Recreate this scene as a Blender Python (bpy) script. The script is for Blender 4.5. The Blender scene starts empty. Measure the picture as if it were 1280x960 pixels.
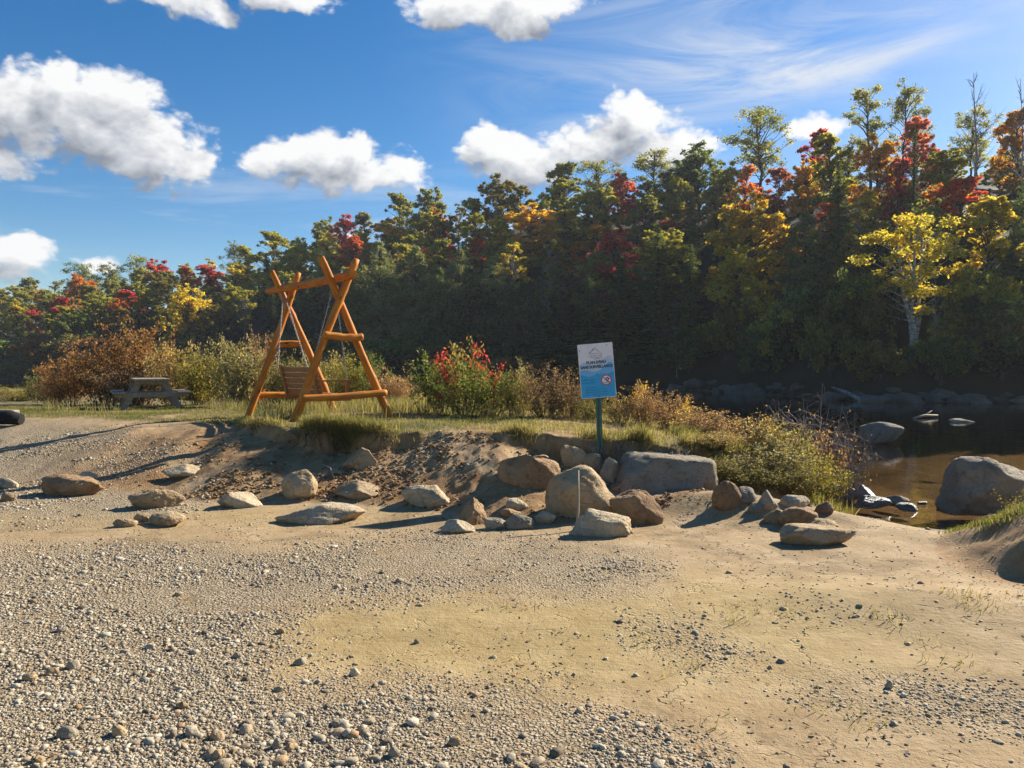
import bpy, bmesh, math, random
import numpy as np
from mathutils import Vector, Matrix, Quaternion

R = math.radians
rng = np.random.default_rng(11)
random.seed(5)
scene = bpy.context.scene
COL = scene.collection

# ------------------------------------------------------------------ camera
FPX, PITCH, CAMZ = 924.0, R(1.55), 1.6
cam_d = bpy.data.cameras.new('camera')
cam_d.sensor_width = 36.0
cam_d.lens = FPX / 1280 * 36
cam_d.clip_start, cam_d.clip_end = 0.05, 5000
cam = bpy.data.objects.new('camera', cam_d)
cam.location = (0, 0, CAMZ)
cam.rotation_euler = (R(90) - PITCH, 0, 0)
COL.objects.link(cam)
scene.camera = cam
CP, SP = math.cos(PITCH), math.sin(PITCH)

def ray(u, v):
    a, b = (u - 640) / FPX, -(v - 480) / FPX
    return np.array([a, CP + b * SP, -SP + b * CP])

def at_y(u, v, y):
    d = ray(u, v)
    return np.array([0, 0, CAMZ]) + d * (y / d[1])

def proj(x, y, z):
    zz = z - CAMZ
    f = y * CP - zz * SP
    up = y * SP + zz * CP
    f = np.where(f < 0.05, 0.05, f)
    return 640 + FPX * x / f, 480 - FPX * up / f

# ------------------------------------------------------------------ noise
def _h(ix, iy, iz, s):
    n = (ix.astype(np.int64) * 374761393 + iy.astype(np.int64) * 668265263 + iz.astype(np.int64) * 2147483647 + s * 974711) & 0xFFFFFFFF
    n = ((n ^ (n >> 13)) * 1274126177) & 0xFFFFFFFF
    n = ((n ^ (n >> 16)) * 2246822519) & 0xFFFFFFFF
    return ((n ^ (n >> 15)) & 0xFFFF) / 32767.5 - 1.0

def vn3(x, y, z, s=0):
    x, y, z = np.broadcast_arrays(np.asarray(x, float), np.asarray(y, float), np.asarray(z, float))
    ix, iy, iz = np.floor(x), np.floor(y), np.floor(z)
    fx, fy, fz = x - ix, y - iy, z - iz
    fx, fy, fz = [f * f * f * (f * (f * 6 - 15) + 10) for f in (fx, fy, fz)]
    r = 0
    for dz in (0, 1):
        for dy in (0, 1):
            for dx in (0, 1):
                w = (fx if dx else 1 - fx) * (fy if dy else 1 - fy) * (fz if dz else 1 - fz)
                r = r + w * _h(ix + dx, iy + dy, iz + dz, s)
    return r

def vn2(x, y, s=0):
    x, y = np.broadcast_arrays(np.asarray(x, float), np.asarray(y, float))
    ix, iy = np.floor(x), np.floor(y)
    fx, fy = x - ix, y - iy
    fx, fy = [f * f * f * (f * (f * 6 - 15) + 10) for f in (fx, fy)]
    z = np.zeros_like(ix)
    r = 0
    for dy in (0, 1):
        for dx in (0, 1):
            r = r + (fx if dx else 1 - fx) * (fy if dy else 1 - fy) * _h(ix + dx, iy + dy, z, s)
    return r

def fb2(x, y, o=4, s=0, g=.5):
    r, a, t = 0, 1, 0
    for k in range(o):
        r = r + a * vn2(x * 2 ** k + 13.7 * k, y * 2 ** k - 7.1 * k, s + k)
        t += a
        a *= g
    return r / t

def fb3(x, y, z, o=4, s=0, g=.5):
    r, a, t = 0, 1, 0
    for k in range(o):
        r = r + a * vn3(x * 2 ** k + 13.7 * k, y * 2 ** k - 7.1 * k, z * 2 ** k + 3.3 * k, s + k)
        t += a
        a *= g
    return r / t

def sst(a, b, x):
    t = np.clip((np.asarray(x, float) - a) / (b - a), 0, 1)
    return t * t * (3 - 2 * t)

# ------------------------------------------------------------------ mesh helpers
def mesh_np(name, verts, faces, k, mat=None, attrs=None, smooth=False, tris=None):
    """verts (N,3); faces (M,k); attrs: point-domain floats"""
    verts = np.ascontiguousarray(verts, np.float32)
    faces = np.ascontiguousarray(faces, np.int32)
    m = bpy.data.meshes.new(name)
    nv, nf = len(verts), len(faces)
    m.vertices.add(nv)
    m.vertices.foreach_set('co', verts.ravel())
    m.loops.add(nf * k)
    m.loops.foreach_set('vertex_index', faces.ravel())
    m.polygons.add(nf)
    m.polygons.foreach_set('loop_start', np.arange(0, nf * k, k, dtype=np.int32))
    m.polygons.foreach_set('loop_total', np.full(nf, k, np.int32))
    if smooth:
        m.polygons.foreach_set('use_smooth', np.ones(nf, bool))
    for an, av in (attrs or {}).items():
        av = np.asarray(av, np.float32)
        if av.ndim == 1:
            at = m.attributes.new(an, 'FLOAT', 'POINT')
            at.data.foreach_set('value', np.ascontiguousarray(av))
        else:
            at = m.attributes.new(an, 'FLOAT_VECTOR', 'POINT')
            at.data.foreach_set('vector', np.ascontiguousarray(av).ravel())
    m.update(calc_edges=True)
    if mat:
        m.materials.append(mat)
    return m

def put(name, mesh, parent=None, loc=(0, 0, 0), rot=(0, 0, 0), scale=(1, 1, 1)):
    o = bpy.data.objects.new(name, mesh)
    COL.objects.link(o)
    o.location, o.rotation_euler, o.scale = loc, rot, scale
    if parent:
        o.parent = parent
    return o

def tag(o, label=None, cat=None, group=None, kind=None):
    if label: o['label'] = label
    if cat: o['category'] = cat
    if group: o['group'] = group
    if kind: o['kind'] = kind
    return o

def empty(name, loc, rz=0, label=None, cat=None, group=None):
    o = bpy.data.objects.new(name, None)
    o.empty_display_size = .2
    COL.objects.link(o)
    o.location = loc
    o.rotation_euler = (0, 0, rz)
    return tag(o, label, cat, group)

class MB:
    """collects tubes / boxes into one mesh"""
    def __init__(s):
        s.v, s.f, s.sm = [], [], []
    def tube(s, pts, rad, n=8, cap=True, jit=0, smooth=True):
        pts = [Vector(p) for p in pts]
        b = len(s.v)
        ref = None
        for i, p in enumerate(pts):
            t = (pts[min(i + 1, len(pts) - 1)] - pts[max(i - 1, 0)])
            if t.length < 1e-9: t = Vector((0, 0, 1))
            t.normalize()
            if ref is None:
                ref = t.orthogonal().normalized()
            ref = (ref - t * ref.dot(t))
            if ref.length < 1e-6: ref = t.orthogonal()
            ref.normalize()
            w = t.cross(ref)
            r = rad[i] if hasattr(rad, '__len__') else rad
            for k in range(n):
                a = 2 * math.pi * k / n
                rr = r * (1 + (random.uniform(-jit, jit) if jit else 0))
                s.v.append(tuple(p + (ref * math.cos(a) + w * math.sin(a)) * rr))
        for i in range(len(pts) - 1):
            for k in range(n):
                s.f.append((b + i * n + k, b + i * n + (k + 1) % n, b + (i + 1) * n + (k + 1) % n, b + (i + 1) * n + k))
                s.sm.append(smooth)
        if cap:
            s.f.append(tuple(b + k for k in reversed(range(n)))); s.sm.append(False)
            e = b + (len(pts) - 1) * n
            s.f.append(tuple(e + k for k in range(n))); s.sm.append(False)
        return s
    def box(s, c, ax, ay, az, hx, hy, hz, bev=.004):
        """oriented box centre c, unit axes, half sizes, bevelled"""
        bm = bmesh.new()
        bmesh.ops.create_cube(bm, size=2)
        for v in bm.verts:
            v.co = Vector((v.co.x * hx, v.co.y * hy, v.co.z * hz))
        if bev:
            bmesh.ops.bevel(bm, geom=list(bm.edges), offset=bev, segments=2, affect='EDGES', profile=.6)
        c, ax, ay, az = Vector(c), Vector(ax).normalized(), Vector(ay).normalized(), Vector(az).normalized()
        b = len(s.v)
        bm.verts.index_update()
        for v in bm.verts:
            s.v.append(tuple(c + ax * v.co.x + ay * v.co.y + az * v.co.z))
        for f in bm.faces:
            s.f.append(tuple(b + v.index for v in f.verts)); s.sm.append(False)
        bm.free()
        return s
    def poly(s, pts, d):
        """flat outline extruded along vector d"""
        d = Vector(d)
        b = len(s.v); n = len(pts)
        for p in pts: s.v.append(tuple(Vector(p)))
        for p in pts: s.v.append(tuple(Vector(p) + d))
        s.f.append(tuple(b + i for i in range(n))); s.f.append(tuple(b + n + i for i in reversed(range(n))))
        s.sm += [False, False]
        for i in range(n):
            j = (i + 1) % n
            s.f.append((b + i, b + n + i, b + n + j, b + j)); s.sm.append(False)
        return s
    def mesh(s, name, mat):
        m = bpy.data.meshes.new(name)
        m.from_pydata(s.v, [], s.f)
        m.polygons.foreach_set('use_smooth', s.sm)
        m.materials.append(mat)
        bm = bmesh.new(); bm.from_mesh(m)
        bmesh.ops.recalc_face_normals(bm, faces=bm.faces)
        bm.to_mesh(m); bm.free()
        m.update()
        return m
    def build(s, name, mat, parent=None, loc=(0, 0, 0)):
        return put(name, s.mesh(name, mat), parent, loc)

# ------------------------------------------------------------------ node helpers
class NT:
    def __init__(s, tree):
        s.t = tree
    def n(s, typ, ins=None, out=0, **props):
        nd = s.t.nodes.new(typ)
        for k, v in props.items():
            setattr(nd, k, v)
        for k, v in (ins or {}).items():
            sock = nd.inputs[k]
            if isinstance(v, bpy.types.NodeSocket):
                s.t.links.new(v, sock)
            elif v is not None:
                sock.default_value = v
        nd_out = nd.outputs[out] if out is not None and len(nd.outputs) else None
        return nd if out is None else nd_out
    def math(s, op, a, b=0.0, c=None, clamp=False):
        ins = {0: a, 1: b}
        if c is not None: ins[2] = c
        return s.n('ShaderNodeMath', ins, operation=op, use_clamp=clamp)
    def mix(s, f, a, b, blend='MIX'):
        return s.n('ShaderNodeMixRGB', {'Fac': f, 'Color1': a, 'Color2': b}, blend_type=blend)
    def ramp(s, f, *stops, interp='LINEAR'):
        nd = s.n('ShaderNodeValToRGB', {'Fac': f}, out=None)
        cr = nd.color_ramp
        cr.interpolation = interp
        while len(cr.elements) < len(stops): cr.elements.new(.5)
        for e, (p, c) in zip(cr.elements, stops):
            e.position = p
            e.color = (*c, 1) if hasattr(c, '__len__') else (c, c, c, 1)
        return nd.outputs[0]
    def sstep(s, x, a, b):
        return s.n('ShaderNodeMapRange', {'Value': x, 'From Min': a, 'From Max': b}, interpolation_type='SMOOTHSTEP')
    def noise(s, vec, scale, detail=5, rough=.55, dist=0, out=0, dim='3D'):
        return s.n('ShaderNodeTexNoise', {'Vector': vec, 'Scale': scale, 'Detail': detail, 'Roughness': rough, 'Distortion': dist}, out=out, noise_dimensions=dim)
    def attr(s, name, typ='GEOMETRY', out=2):
        return s.n('ShaderNodeAttribute', attribute_name=name, attribute_type=typ, out=out)
    def bump(s, h, strength=.4, dist=.02, normal=None):
        return s.n('ShaderNodeBump', {'Height': h, 'Strength': strength, 'Distance': dist, 'Normal': normal})

def new_mat(name):
    m = bpy.data.materials.new(name)
    m.use_nodes = True
    m.node_tree.nodes.clear()
    return m, NT(m.node_tree)

def finish(g, shader):
    o = g.n('ShaderNodeOutputMaterial', {'Surface': shader}, out=None)

def pbr(g, color, rough=.8, normal=None, spec=.3, metal=0.0):
    return g.n('ShaderNodeBsdfPrincipled', {'Base Color': color, 'Roughness': rough, 'Normal': normal, 'Specular IOR Level': spec, 'Metallic': metal})

C4 = lambda *c: (*c, 1.0)

# ------------------------------------------------------------------ materials
def m_rock(name, c1, c2, c3, wet=False, sc=1.0):
    m, g = new_mat(name)
    co = g.n('ShaderNodeTexCoord', out=3)
    rnd = g.n('ShaderNodeObjectInfo', out=5)
    v = g.n('ShaderNodeVectorMath', {0: co, 1: g.n('ShaderNodeCombineXYZ', {0: g.math('MULTIPLY', rnd, 37.0), 1: g.math('MULTIPLY', rnd, 11.0)})}, operation='ADD')
    n1 = g.noise(v, 2.2 * sc, 7, .62, .3)
    n2 = g.noise(v, 11 * sc, 6, .6)
    n3 = g.noise(v, 60 * sc, 4, .6)
    c = g.mix(g.sstep(n1, .36, .62), C4(*c1), C4(*c2))
    c = g.mix(g.math('MULTIPLY', g.sstep(n2, .52, .7), .7), c, C4(*c3))
    c = g.mix(g.math('MULTIPLY', g.sstep(n3, .35, .7), .35), c, C4(.55, .5, .42), 'MULTIPLY')
    tint = g.ramp(rnd, (0, (.8, .8, .82)), (.5, (1, .97, .92)), (1, (1.12, 1.1, 1.04)))
    c = g.mix(1.0, c, tint, 'MULTIPLY')
    cr = g.n('ShaderNodeTexVoronoi', {'Vector': g.n('ShaderNodeVectorMath', {0: v, 1: g.noise(v, 4 * sc, 3, out=1)}, operation='ADD'), 'Scale': 2.6 * sc}, feature='DISTANCE_TO_EDGE')
    crack = g.sstep(cr, 0.0, .035)
    hgt = g.math('ADD', g.math('MULTIPLY', n2, .6), g.math('ADD', g.math('MULTIPLY', n3, .25), g.math('MULTIPLY', crack, .18)))
    b = g.bump(hgt, .95, .05)
    finish(g, pbr(g, c, .45 if wet else .88, b, .5 if wet else .2))
    return m

M = {}
M['rock_tan'] = m_rock('rock_tan', (.38, .26, .14), (.46, .345, .21), (.24, .15, .075))
M['rock_pale'] = m_rock('rock_pale', (.46, .36, .235), (.52, .43, .30), (.31, .23, .14))
M['rock_brown'] = m_rock('rock_brown', (.27, .165, .085), (.36, .24, .135), (.16, .085, .04))
M['rock_grey'] = m_rock('rock_grey', (.30, .255, .19), (.37, .32, .24), (.19, .155, .11))
M['rock_bed'] = m_rock('rock_bed', (.23, .19, .135), (.30, .25, .185), (.15, .12, .085))
M['rock_dark'] = m_rock('rock_dark', (.10, .088, .075), (.15, .13, .11), (.06, .053, .045), sc=.6)
M['rock_wet'] = m_rock('rock_wet', (.16, .145, .125), (.22, .2, .175), (.09, .08, .07), wet=True)
M['rock_boulder'] = m_rock('rock_boulder', (.25, .205, .15), (.32, .27, .205), (.15, .12, .09), sc=.7)

def m_leaf(name, trans=.45, rough=.6, spec=.25, sat=1.0):
    m, g = new_mat(name)
    c1 = g.n('ShaderNodeObjectInfo', out=1)
    c2 = g.attr('col2', 'OBJECT', 0)
    rnd = g.attr('rnd')
    c = g.mix(g.sstep(rnd, .45, .85), c1, c2)
    pos = g.n('ShaderNodeTexCoord', out=3)
    cl = g.noise(pos, .45, 2, .5)
    c = g.mix(1.0, c, g.ramp(cl, (.3, (.72, .78, .8)), (.7, (1.25, 1.18, 1.05))), 'MULTIPLY')
    r2 = g.math('FRACT', g.math('MULTIPLY', rnd, 17.3))
    c = g.mix(1.0, c, g.ramp(r2, (0, (.5, .52, .5)), (.5, (.95, .95, .95)), (1, (1.5, 1.4, 1.15))), 'MULTIPLY')
    d = pbr(g, c, rough, None, spec)
    tc = g.mix(1.0, c, C4(1.5, 1.35, .8), 'MULTIPLY')
    t = g.n('ShaderNodeBsdfTranslucent', {'Color': tc})
    finish(g, g.n('ShaderNodeMixShader', {0: trans, 1: d, 2: t}))
    return m
M['leaf'] = m_leaf('leaf_foliage', .6)
M['needle'] = m_leaf('needle_foliage', .32, .7, .15)
M['shrub_leaf'] = m_leaf('shrub_leaf', .42, .6, .15)

def m_bark(name, c1, c2, sc=6, birch=False):
    m, g = new_mat(name)
    co = g.n('ShaderNodeTexCoord', out=3)
    st = g.n('ShaderNodeMapping', {'Vector': co, 'Scale': (1, 1, 3.0 if birch else .25)})
    n = g.noise(st, sc, 6, .6)
    c = g.mix(g.sstep(n, .38, .66), C4(*c1), C4(*c2))
    finish(g, pbr(g, c, .9, g.bump(n, .6, .02), .15))
    return m
M['bark'] = m_bark('bark_grey_brown', (.05, .04, .03), (.12, .10, .08))
M['bark_pale'] = m_bark('bark_pale', (.16, .14, .12), (.34, .31, .28))
M['bark_birch'] = m_bark('bark_birch', (.48, .45, .41), (.10, .09, .08), 2.0, True)
M['twig'] = m_bark('twig_bark', (.09, .055, .035), (.2, .15, .11), 20)
M['twig_grey'] = m_bark('twig_grey', (.16, .13, .12), (.34, .29, .26), 20)

def m_log():
    m, g = new_mat('varnished_log')
    co = g.n('ShaderNodeTexCoord', out=3)
    rnd = g.n('ShaderNodeObjectInfo', out=5)
    at = g.attr('along', out=1)
    v = g.n('ShaderNodeVectorMath', {0: at, 1: g.n('ShaderNodeCombineXYZ', {0: g.math('MULTIPLY', rnd, 50.0)})}, operation='ADD')
    st = g.n('ShaderNodeMapping', {'Vector': v, 'Scale': (1, 1, .12)})
    n = g.noise(st, 26, 5, .6, .6)
    n2 = g.noise(v, 3, 3)
    kn = g.n('ShaderNodeTexVoronoi', {'Vector': g.n('ShaderNodeMapping', {'Vector': v, 'Scale': (1, 1, .5)}), 'Scale': 5.0})
    c = g.mix(g.sstep(n, .35, .7), C4(.56, .20, .024), C4(.36, .105, .012))
    c = g.mix(g.math('MULTIPLY', g.sstep(n2, .45, .75), .5), c, C4(.64, .27, .045))
    c = g.mix(g.sstep(kn, .14, .07), c, C4(.10, .035, .012))
    ck = g.noise(g.n('ShaderNodeMapping', {'Vector': v, 'Scale': (1, 1, .035)}), 42, 3, .5)
    c = g.mix(g.math('MULTIPLY', g.sstep(ck, .64, .68), .75), c, C4(.11, .04, .012))
    wz = g.noise(v, 1.1, 4, .6)
    c = g.mix(g.math('MULTIPLY', g.sstep(wz, .5, .75), .45), c, C4(.40, .21, .08))
    finish(g, pbr(g, c, .62, g.bump(n, .4, .01), .15))
    return m
M['log'] = m_log()

def m_plank(name, c1, c2, scale=(1, 1, 1), rough=.85):
    m, g = new_mat(name)
    co = g.n('ShaderNodeTexCoord', out=3)
    n = g.noise(g.n('ShaderNodeMapping', {'Vector': co, 'Scale': scale}), 18, 6, .65, .5)
    n2 = g.noise(co, 2.5, 3)
    c = g.mix(g.sstep(n, .3, .7), C4(*c1), C4(*c2))
    c = g.mix(g.math('MULTIPLY', n2, .5), c, C4(*[x * .5 for x in c1]))
    finish(g, pbr(g, c, rough, g.bump(n, .5, .006), .2))
    return m
M['grey_wood'] = m_plank('weathered_grey_wood', (.24, .2, .15), (.38, .33, .26), (1, .12, 1))
M['bench_wood'] = m_plank('bench_wood', (.30, .125, .045), (.44, .2, .075), (1, .15, 1), .5)
M['stick_wood'] = m_plank('stick_wood', (.3, .23, .15), (.42, .34, .24), (1, 1, .2))
M['burnt'] = m_plank('charred_wood', (.012, .011, .012), (.03, .028, .028), (1, .3, 1))

def m_plain(name, c, rough=.6, metal=0.0, spec=.3, nz=.15):
    m, g = new_mat(name)
    co = g.n('ShaderNodeTexCoord', out=3)
    n = g.noise(co, 14, 5, .6)
    col = g.mix(1.0, C4(*c), g.ramp(n, (.3, 1 - nz), (.7, 1 + nz)), 'MULTIPLY')
    finish(g, pbr(g, col, g.math('ADD', g.math('MULTIPLY', n, .2), rough - .1), g.bump(n, .08, .004), spec, metal))
    return m
M['chain'] = m_plain('galvanised_chain', (.22, .21, .2), .5, .6)
M['post_green'] = m_plain('green_post_paint', (.03, .13, .115), .45)
M['sign_white'] = m_plain('sign_white', (.74, .74, .78), .4, nz=.05)
M['sign_pale'] = m_plain('sign_pale_blue', (.42, .58, .72), .4, nz=.05)
M['sign_mid'] = m_plain('sign_mid_blue', (.16, .43, .72), .4, nz=.05)
M['sign_blue'] = m_plain('sign_blue', (.03, .36, .68), .4, nz=.08)
M['ink'] = m_plain('sign_ink', (.02, .025, .05), .5)
M['ink_blue'] = m_plain('sign_small_print', (.02, .12, .26), .5)
M['sign_red'] = m_plain('sign_red', (.5, .03, .06), .4)
M['bolt'] = m_plain('bolt_steel', (.05, .05, .06), .4, .8)
M['mould'] = M['bolt']
# ------------------------------------------------------------------ terrain
WATER = -.3
FAR = np.array([(-400, 330), (-150, 150), (-64, 92), (-29, 80), (0, 64), (12.5, 54), (16.2, 43), (18, 37), (25, 36), (60, 38), (140, 60), (400, 120)], float)
NEAR = np.array([(400, 30), (60, 12), (14, 9.5), (7.4, 8.2), (5.85, 8.35), (4.9, 8.45), (4.35, 8.9), (4.2, 9.8), (4.5, 11), (4.0, 14), (1, 19), (-10, 27), (-25, 40), (-60, 66), (-150, 112), (-400, 260)], float)

def seg_dist(x, y, P):
    best = np.full(np.shape(x), 1e9)
    for (x0, y0), (x1, y1) in zip(P[:-1], P[1:]):
        dx, dy = x1 - x0, y1 - y0
        t = np.clip(((x - x0) * dx + (y - y0) * dy) / (dx * dx + dy * dy), 0, 1)
        best = np.minimum(best, np.hypot(x - x0 - t * dx, y - y0 - t * dy))
    return best

def in_poly(x, y, P):
    c = np.zeros(np.shape(x), bool)
    n = len(P)
    for i in range(n):
        (x0, y0), (x1, y1) = P[i], P[(i + 1) % n]
        if y0 == y1: continue
        c ^= ((y0 > y) != (y1 > y)) & (x < (x1 - x0) * (y - y0) / (y1 - y0) + x0)
    return c

NEARPOLY = np.vstack([NEAR, [(-400, -400), (400, -400)]])
def d_far(x, y):
    x = np.asarray(x, float); y = np.asarray(y, float)
    s = np.where(y > np.interp(x, FAR[:, 0], FAR[:, 1]), 1, -1)
    return s * seg_dist(x, y, FAR)
def d_near(x, y):
    x = np.asarray(x, float); y = np.asarray(y, float)
    s = np.where(in_poly(x, y, NEARPOLY), 1, -1)
    return s * seg_dist(x, y, NEAR)

TX = [-20, -8, -5.5, -4.3, -3.4, -2.7, -1.7, -.66, .48, 1.5, 2.25, 3, 4, 5]
TY = [9.5, 9.1, 9.0, 8.9, 8.5, 8.35, 8.3, 7.75, 7.45, 7.5, 7.9, 8.15, 8.5, 9]
LY = [15, 13.6, 12.6, 11.7, 10.7, 10.1, 9.75, 9.75, 9.55, 9.15, 9.1, 9.2, 9.5, 10]
ZT = [.62, .6, .62, .64, .69, .69, .68, .68, .68, .64, .58, .5, .42, .3]
AHX = [-400, -150, -64, -29, 0, 15, 60, 400]
AHY = [9, 10, 16, 21, 28.5, 29, 28, 26]

def bank_s(x, y):
    wob = .26 * fb2(x * 1.1, y * .2, 4, 21)
    t, l = np.interp(x, TX, TY) + wob, np.interp(x, TX, LY) + wob * 1.2 + .16 * fb2(x * 2.6, 0 * y, 3, 77)
    return (y - t) / (l - t)

def height(x, y):
    x = np.asarray(x, float); y = np.asarray(y, float)
    dn, df = d_near(x, y), d_far(x, y)
    beach = WATER + .31 * sst(0, 2.0, dn)
    micro = .012 * fb2(x * 2.2, y * 2.2, 4, 3) + .03 * fb2(x * .35, y * .35, 2, 9)
    land = beach + micro * sst(0, .8, dn)
    # slabs of bare rock and the mound at the right
    def g(cx, cy, sx, sy, h):
        return h * np.exp(-(((x - cx) / sx) ** 2 + ((y - cy) / sy) ** 2))
    land = land + g(2.2, 7.8, .75, .34, .22) + g(3.1, 7.5, .8, .3, .07) + g(2.4, 4.85, 1.0, .4, .075) + g(3.6, 4.4, .9, .5, .06) + g(.2, 4.6, 1.5, .55, .03)
    mound = .36 * (1 - sst(.45, 1.0, np.hypot((x - 4.95) / 1.5, (y - 5.75) / 1.3) + .12 * fb2(x * 1.8, y * 1.8, 3, 41)))
    land = land + mound
    # eroded bank
    s = bank_s(x, y)
    ramp = sst(-5.2, -3.0, x)                     # 0 = gravel ramp at the left, 1 = cut bank
    path = np.exp(-((x + .55) / .55) ** 2)        # worn gentler place
    steep = np.clip(ramp * (1 - .75 * path), 0, 1)
    prof_g = sst(0, 1, s)
    cutf = .30 - .16 * path + .12 * np.exp(-((x + 2.3) / .7) ** 2) + .30 * np.exp(-((x - 1.35) / .85) ** 2)      # how much of the rise is the undercut sod
    prof_s = (1 - cutf) * np.clip(s / .92, 0, 1) ** .95 + cutf * sst(.92, 1.0, s)
    pr = prof_g * (1 - steep) + prof_s * steep
    right = 1 - sst(3.7, 4.5, x + .2 * vn2(y * 1.5, x * 0, 8))
    top = np.interp(x, TX, ZT) + .035 * fb2(x * .8, y * .8, 3, 5) - .03 * np.clip(y - 15, 0, 10)
    cut = (s > .02) & (s < 1.0)
    rough = np.where(cut, (.028 * fb2(x * 2.2, y * 2.2, 3, 31) + .022 * fb2(x * 11, y * 11, 4, 35, .6)) * np.clip(s * 4, 0, 1) * sst(1.0, .9, s), 0) * (.35 + .65 * ramp)
    tuft = .03 * fb2(x * 4, y * 4, 3, 61) * sst(.95, 1.1, s)
    bank = (top * pr + rough + tuft) * right * sst(-.1, 1.4, dn)
    land = land + np.where(s > 0, bank, 0)
    # river bed
    depth = np.minimum(np.minimum(.10 * np.clip(-dn, 0, 2.2) + .35 * np.clip(-dn - 2.2, 0, 99) + .03 * sst(0, .3, -dn), .5 * np.clip(-df, 0, 99)), 1.7)
    bed = WATER - depth + .04 * fb2(x, y, 3, 15)
    # far bank and wooded hill
    A = np.interp(x, AHX, AHY)
    far = WATER + .9 * sst(0, 3, df) + A * (1 - np.exp(-np.clip(df - 2, 0, 400) / 30)) + .6 * fb2(x * .09, y * .09, 3, 51) * sst(4, 14, df) + .15 * fb2(x * .7, y * .7, 3, 52) * sst(0, 2, df)
    far = far + .05 * np.clip(df - 120, 0, 400)
    return np.where(dn > 0, land, np.where(df > 0, far, bed))

def hz(x, y):
    return float(height(np.array([x]), np.array([y]))[0])

_ys = np.concatenate([np.arange(2.0, 16, .012), np.arange(16, 60, .05), np.arange(60, 160, .3)])
def ground_at(u, v):
    """where the pixel's ray meets the ground"""
    d = ray(u, v)
    t = _ys / d[1]
    X, Y, Z = d[0] * t, _ys, CAMZ + d[2] * t
    k = np.argmax(Z < np.maximum(height(X, Y), WATER))
    return np.array([X[k], Y[k], Z[k]])

# zones of loose gravel, given as outlines on the beach (image coordinates projected to the ground)
GZ = [
    [(-300, 690), (110, 684), (330, 692), (440, 700), (430, 752), (345, 772), (360, 800), (270, 850), (300, 872), (430, 866), (560, 858), (700, 880), (845, 925), (870, 1100), (-300, 1100)],
    [(330, 692), (560, 664), (700, 676), (830, 694), (835, 735), (700, 752), (560, 742), (420, 760)],
    [(-300, 522), (60, 528), (205, 545), (250, 572), (205, 605), (260, 640), (150, 648), (-300, 655)],
    [(945, 835), (1080, 850), (1290, 868), (1400, 900), (1400, 925), (1250, 905), (1110, 885), (1000, 862)],
    [(790, 762), (850, 770), (980, 832), (950, 842), (830, 812)],
]
GW = [1.0, .8, 1.0, .55, .45]

def gravel_mask(x, y, z=None):
    z = height(x, y) if z is None else z
    u, v = proj(x, y, z)
    sc = 60 / np.clip(y, 1.5, 30)
    wu = u + sc * 2.2 * fb2(x * 1.1, y * 1.1, 4, 71)
    wv = v + sc * 1.1 * fb2(x * 1.1 + 9, y * 1.1, 4, 73)
    r = np.zeros(np.shape(x))
    for P, w in zip(GZ, GW):
        P = np.array(P, float)
        k = 0
        for (a, b) in ((0, 0), (1, .1), (-1, -.1), (.2, 1), (-.2, -1), (.7, .7), (-.7, -.7), (-.6, .6), (.6, -.6)):
            k = k + in_poly(wu + a * sc * 3.2, wv + b * sc * 1.5, P)
        r = np.maximum(r, w * k / 9)
    ok = (y > .8) & (u > -280) & (u < 1390)
    return np.where(ok, r, np.where(y <= .8, .8, 0))

def grass_mask(x, y):
    s = bank_s(x, y)
    dn = d_near(x, y)
    bare = np.exp(-(((x + 2.9) / 1.0) ** 2 + ((y - 13.2) / .6) ** 2)) * .95      # worn earth below the swing
    bare = np.maximum(bare, np.exp(-(((x + .5) / .5) ** 2 + ((y - 9.9) / .45) ** 2)))
    bare = np.maximum(bare, np.exp(-(((x + 4.4) / .7) ** 2 + ((y - 11.5) / .35) ** 2)) * .8)
    n = fb2(x * 1.4, y * 1.4, 4, 81)
    gm = sst(.93, 1.06, s + .05 * n) * (1 - bare) * sst(-.5, .1, n + .22 - .25 * sst(-.8, .8, x)) * sst(0, .8, dn)
    gm = np.where(x > 4.6, 0, gm)
    md = np.hypot((x - 5.0) / 1.15, (y - 6.5) / .8)
    return np.maximum(gm, (1 - sst(.6, 1.0, md + .2 * n)))

# one sheet, polar round the viewpoint so that near ground is finest
th = np.concatenate([np.linspace(-180, -52, 44, endpoint=False), np.linspace(-52, 52, 860, endpoint=False), np.linspace(52, 180, 44, endpoint=False)])
rr = np.concatenate([[.15, .5, 1.0, 1.5], np.geomspace(1.9, 17, 420), np.geomspace(17.4, 60, 80), np.geomspace(60.6, 150, 130), np.geomspace(155, 420, 36)])
TH, RR = np.meshgrid(np.radians(th), rr)
GX, GY = np.sin(TH) * RR, np.cos(TH) * RR
GZH = height(GX, GY)
nr, nt = GX.shape
idx = np.arange(nr * nt).reshape(nr, nt)
f = np.stack([idx[:-1], np.roll(idx, -1, 1)[:-1], np.roll(idx, -1, 1)[1:], idx[1:]], -1).reshape(-1, 4)
V = np.stack([GX, GY, GZH], -1).reshape(-1, 3)
gx, gy, gz = V.T
A_gravel = gravel_mask(gx, gy, gz)
A_grass = grass_mask(gx, gy)
A_s = bank_s(gx, gy)
dn_, df_ = d_near(gx, gy), d_far(gx, gy)
A_soil = np.where((gx < 4.6) & (gy < 40), sst(-.02, .12, A_s + .03 * fb2(gx * 2, gy * 2, 3, 91)), 0) * sst(-7.5, -4.6, gx)
A_soil = np.maximum(A_soil, np.where((np.hypot((gx - 4.95) / 1.5, (gy - 5.7) / 1.3) < 1), .8, 0))
A_clay = np.exp(-((gx - .2) / 2.3) ** 4 - ((gy - 4.5) / 1.0) ** 4) * (1 - A_gravel)
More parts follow.
